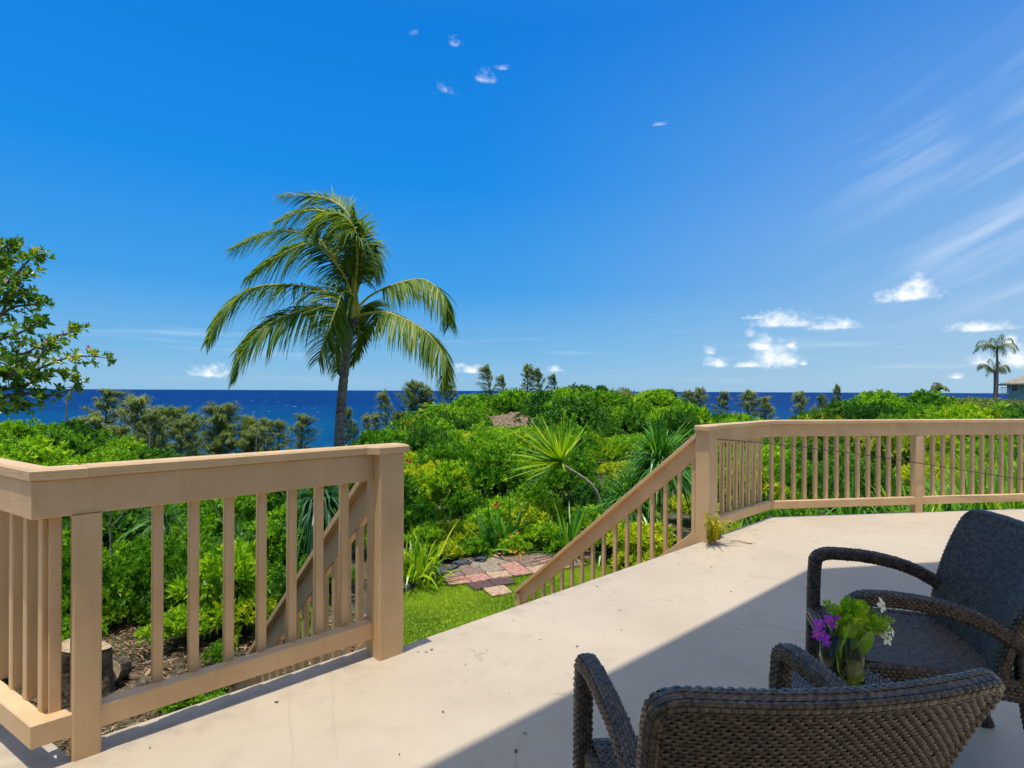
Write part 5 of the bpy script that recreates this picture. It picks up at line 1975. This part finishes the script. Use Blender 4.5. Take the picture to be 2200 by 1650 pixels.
# grey rock in the scrub
rk = rng.normal(0, 1, (1, 3))
uu, vv_ = np.meshgrid(np.linspace(0, 2 * math.pi, 15)[:-1], np.linspace(.05, math.pi - .05, 9))
rr_ = .55 * (1 + .22 * np.sin(3 * uu + 1) * np.sin(2 * vv_) + .16 * np.cos(5 * uu + 3 * vv_))
rc = at(1192, 1062, 15.0)
rc[2] = float(T(rc[0], 15.0)) + .22
V = np.stack([rc[0] + rr_ * np.cos(uu) * np.sin(vv_), rc[1] + rr_ * .7 * np.sin(uu) * np.sin(vv_), rc[2] - .1 + rr_ * .6 * np.cos(vv_)], -1).reshape(-1, 3)
F = [(j * 14 + i, j * 14 + (i + 1) % 14, (j + 1) * 14 + (i + 1) % 14, (j + 1) * 14 + i) for j in range(8) for i in range(14)]
tag(obj('boulder', G().add(V, np.array(F)), mats=MAT['rock_gray'], smooth=False), 'grey lava boulder in the scrub below the leaning spiky plant', 'rock')

# fern growing at the foot of the stair post
fern = thing('fern', 'yellow green fern sprouting at the foot of the stair corner post', 'fern', L1(4.56, .10, 0))
rf = np.random.default_rng(8)
fb = [L1(4.54, .085, .0), L1(4.60, .085, 0), L1(4.50, .08, 0)]
for k in range(24):
    a = rf.uniform(0, 6.28)
    b0 = fb[k % 3] + rf.normal(0, .015, 3) * np.array([1, 1, 0])
    d2 = U1 * math.cos(a) * 1.0 + D1 * (abs(math.sin(a)) * .8)
    hgt = rf.uniform(.12, .31)
    ln = rf.uniform(.06, .22)
    P = spline([b0, b0 + np.array([d2[0] * ln * .3, d2[1] * ln * .3, hgt * .6]), b0 + np.array([d2[0] * ln * .8, d2[1] * ln * .8, hgt]), b0 + np.array([d2[0] * ln * 1.4, d2[1] * ln * 1.4, hgt * .98])], 22)
    g = G().add(*tube(P[::3], .0018, 4))
    Tn = nrm(np.gradient(P, axis=0))
    sd = nrm(np.cross(Tn, rf.normal(0, 1, 3)))
    Bp = np.vstack([P[3:], P[3:]])
    A = np.vstack([sd[3:], -sd[3:]]) + np.vstack([Tn[3:], Tn[3:]]) * .3
    Lf = np.tile(np.linspace(.032, .010, 19), 2)
    V, F = leaf_diamonds(Bp, A, np.cross(A, np.vstack([Tn[3:], Tn[3:]])), Lf, Lf * .6)
    g.add(V, F, np.repeat(np.clip(rf.normal(.55, .2, 38), 0, 1), 4))
    obj('frond', g, fern, mats=MAT['leaf_fern'])
ptw = L1(4.72, .17, .006)
tag(obj('dry_twig', G().add(*tube(spline([ptw, ptw + np.array([.05, -.03, .012]), ptw + np.array([.12, -.05, .0]), ptw + np.array([.16, -.09, .004])], 10), .004, 5)), mats=MAT['leaf_dry']),
    'short dry twig lying on the deck beside the fern', 'twig')

# ================================================================ below the left railing: stump, logs, litter, understory palm
def on_ground(px, Y):
    x = (px - 1100) / FPX * Y
    return np.array([x, Y, float(T(x, Y))])


sb = on_ground(182, 5.3)
sb[2] += .04
stp = thing('tree_stump', 'rough sawn tree stump in the leaf litter behind the left railing', 'stump', sb)
a_ = np.linspace(0, 2 * math.pi, 22, endpoint=False)
rs = np.random.default_rng(19)
V = []
for zz, sc in ((-.15, 1.25), (.05, 1.1), (.2, 1.0), (.36, .97), (.48, .95)):
    r = .21 * sc * (1 + .10 * np.sin(a_ * 3 + 1) + .06 * np.sin(a_ * 7) + rs.normal(0, .02, 22))
    V.append(np.stack([sb[0] + r * np.cos(a_), sb[1] + r * np.sin(a_), sb[2] + zz + (.05 if zz > .4 else 0) * np.cos(a_ + 2.5)], -1))
V = np.vstack(V)
F = [(j * 22 + i, j * 22 + (i + 1) % 22, (j + 1) * 22 + (i + 1) % 22, (j + 1) * 22 + i) for j in range(4) for i in range(22)]
obj('bark', G().add(V, np.array(F)), stp, mats=MAT['stump_bark'])
tv = np.vstack([V[-22:], V[-22:].mean(0) + np.array([0, 0, .015])])
obj('cut_face', G().add(tv + np.array([0, 0, .002]), [(i, (i + 1) % 22, 22) for i in range(22)]), stp, mats=MAT['cut_wood'])


def log(label, c, d, ln, r):
    t = thing('cut_log', label, 'log', c)
    d = nrm(np.array(d, float))
    c = np.array(c)
    P = [c - d * ln / 2, c, c + d * ln / 2]
    obj('bark', G().add(*tube(P, [r, r * 1.05, r], 14, cap=False)), t, mats=MAT['stump_bark'])
    for sg in (-1, 1):
        V, F = tube([c + d * sg * (ln / 2 - .012), c + d * sg * (ln / 2 + .004)], [r * .97, r * .9], 14)
        obj('cut_face', G().add(V, F), t, mats=MAT['cut_wood'])


p = on_ground(242, 5.7)
log('grey weathered cut log behind the stump', on_ground(244, 5.6) + np.array([0, 0, .12]), (.3, -.9, .35), .35, .13)
log('short pale ended log beside the stump', on_ground(272, 5.3) + np.array([0, 0, .06]), (-.15, -.95, .1), .4, .06)
log('slim cut branch piece lying right of the stump', on_ground(305, 5.6) + np.array([0, 0, .04]), (.8, -.4, .05), .5, .035)
# leaf litter
rl = np.random.default_rng(29)
n = 24000
x = rl.uniform(-8.5, -1.8, n)
y = rl.uniform(3.8, 8.2, n)
B = np.stack([x, y, T(x, y) + rl.uniform(.0, .04, n)], 1)
A = rl.normal(0, 1, (n, 3)) * np.array([1, 1, .25])
L_ = rl.uniform(.03, .11, n)
V, F = leaf_diamonds(B, A, np.tile([0, 0, 1.0], (n, 1)) + rl.normal(0, .35, (n, 3)), L_, L_ * rl.uniform(.08, .4, n))
tag(obj('leaf_litter', G().add(V, F, np.repeat(rl.uniform(0, 1, n), 4)), mats=MAT['leaf_dry']), 'dry brown leaf litter on the ground below the left railing', 'leaf litter', kind='stuff')
# dry fallen palm frond
fp = [at(575, 1300, 8.0), at(530, 1312, 7.6), at(470, 1345, 7.1), at(430, 1370, 6.8)]
fallen = thing('fallen_frond', 'dry grey brown palm frond lying on the slope beside the stairs', 'palm frond', fp[0])
frond(fallen, fp, .5, np.random.default_rng(3), 'leaf_dry', .3, (0, 0, 0), n=40, width=.03, name='leaflets')
# small understory palm lily seen between balusters
ub = on_ground(362, 8.2)
ub[2] = at(362, 1300, 8.2)[2]
rosette_plant('cabbage_palm', 'thin trunked palm lily standing in the shade behind the left balusters', 'plant', ub, 60, .75, .04, 'leaf_deep', (.3, .9), (-.3, 1.4), 101, stemh=1.25, lean=(-.06, 0), stem_mat='bark_pale', stemr=.035)
rosette_plant('pandanus', 'dark drooping pandanus behind the left stair railing', 'plant', at(690, 1180, 9.5), 240, 1.2, .045, 'leaf_bluegreen', (.6, 1.3), (-.2, 1.4), 102, parts=False, stemh=.8)
rosette_plant('blade_plant', 'blue green narrow leaved clump behind the middle balusters', 'plant', at(515, 1230, 9.0), 120, .8, .04, 'leaf_bluegreen', (.6, 1.2), (0, 1.4), 103, parts=False, stemh=.35)
US = [('bright fern like shrub behind the first left balusters', 300, 8.6, 'fine', 'leaf_bright', .62), ('dark leafy shrub left of the near railing post', 120, 7.6, 'loose', 'leaf_mid', .8),
      ('glossy green shrub behind the fourth baluster', 455, 8.4, 'round', 'leaf_mid', .6), ('yellow green low shrub next to the left stair railing', 500, 6.8, 'low', 'leaf_yellow', .42),
      ('light green low shrub below the middle of the left railing', 395, 6.4, 'low', 'leaf_bright', .38), ('dense green shrub beside the left stair railing top', 620, 9.5, 'fine', 'leaf_mid', .95),
      ('tall dark shrub behind the near railing post', 200, 9.4, 'round', 'leaf_deep', 1.15), ('tall shrub at the back behind the middle balusters', 560, 11.0, 'knobby', 'leaf_mid', 1.2)]
for k, (lb, px, Y, kd, mt, s) in enumerate(US):
    b = on_ground(px, Y)
    shrub(lb, kd, mt, b - np.array([0, 0, .05]), (s * 1.2, s * 1.2, s * 1.45), k * .9)
# thin bare stems in the undergrowth
for k in range(9):
    px = rl.uniform(100, 640)
    Y = rl.uniform(7.2, 9.5)
    b = on_ground(px, Y)
    tpv = b + np.array([rl.normal(0, .3), rl.normal(0, .2), rl.uniform(1.2, 2.2)])
    mdp = (b + tpv) / 2 + rl.normal(0, .1, 3)
    t = thing('bare_sapling', 'thin pale bare sapling stem in the undergrowth behind the left balusters', 'sapling', b, 'saplings in the undergrowth')
    obj('stem', G().add(*tube(spline([b, mdp, tpv], 9), np.linspace(.014, .006, 9), 5)), t, mats=MAT['bark_pale'])
    obj('branch', G().add(*tube(spline([mdp, mdp + np.array([.2 * (-1) ** k, 0, .25]), mdp + np.array([.3 * (-1) ** k, 0, .6])], 6), np.linspace(.008, .004, 6), 4)), t, mats=MAT['bark_pale'])

# small bits of leaf and grit blown onto the deck
rd = np.random.default_rng(61)
n = 90
sx_, wx_ = rd.uniform(-.3, 6, n), np.abs(rd.normal(0, .9, n)) + .03
P0 = REF + np.outer(sx_, U1) + np.outer(wx_, D1)
B = np.stack([P0[:, 0], P0[:, 1], rd.uniform(.002, .006, n)], 1)
A = rd.normal(0, 1, (n, 3)) * np.array([1, 1, .05])
L_ = rd.uniform(.006, .028, n)
V, F = leaf_diamonds(B, A, np.tile([0, 0, 1.0], (n, 1)), L_, L_ * rd.uniform(.25, .6, n), .15, -.05)
tag(obj('deck_debris', G().add(V, F, np.repeat(rd.uniform(0, .6, n), 4)), mats=MAT['leaf_dry']), 'tiny dry leaf bits and grit scattered on the deck', 'debris', kind='stuff')
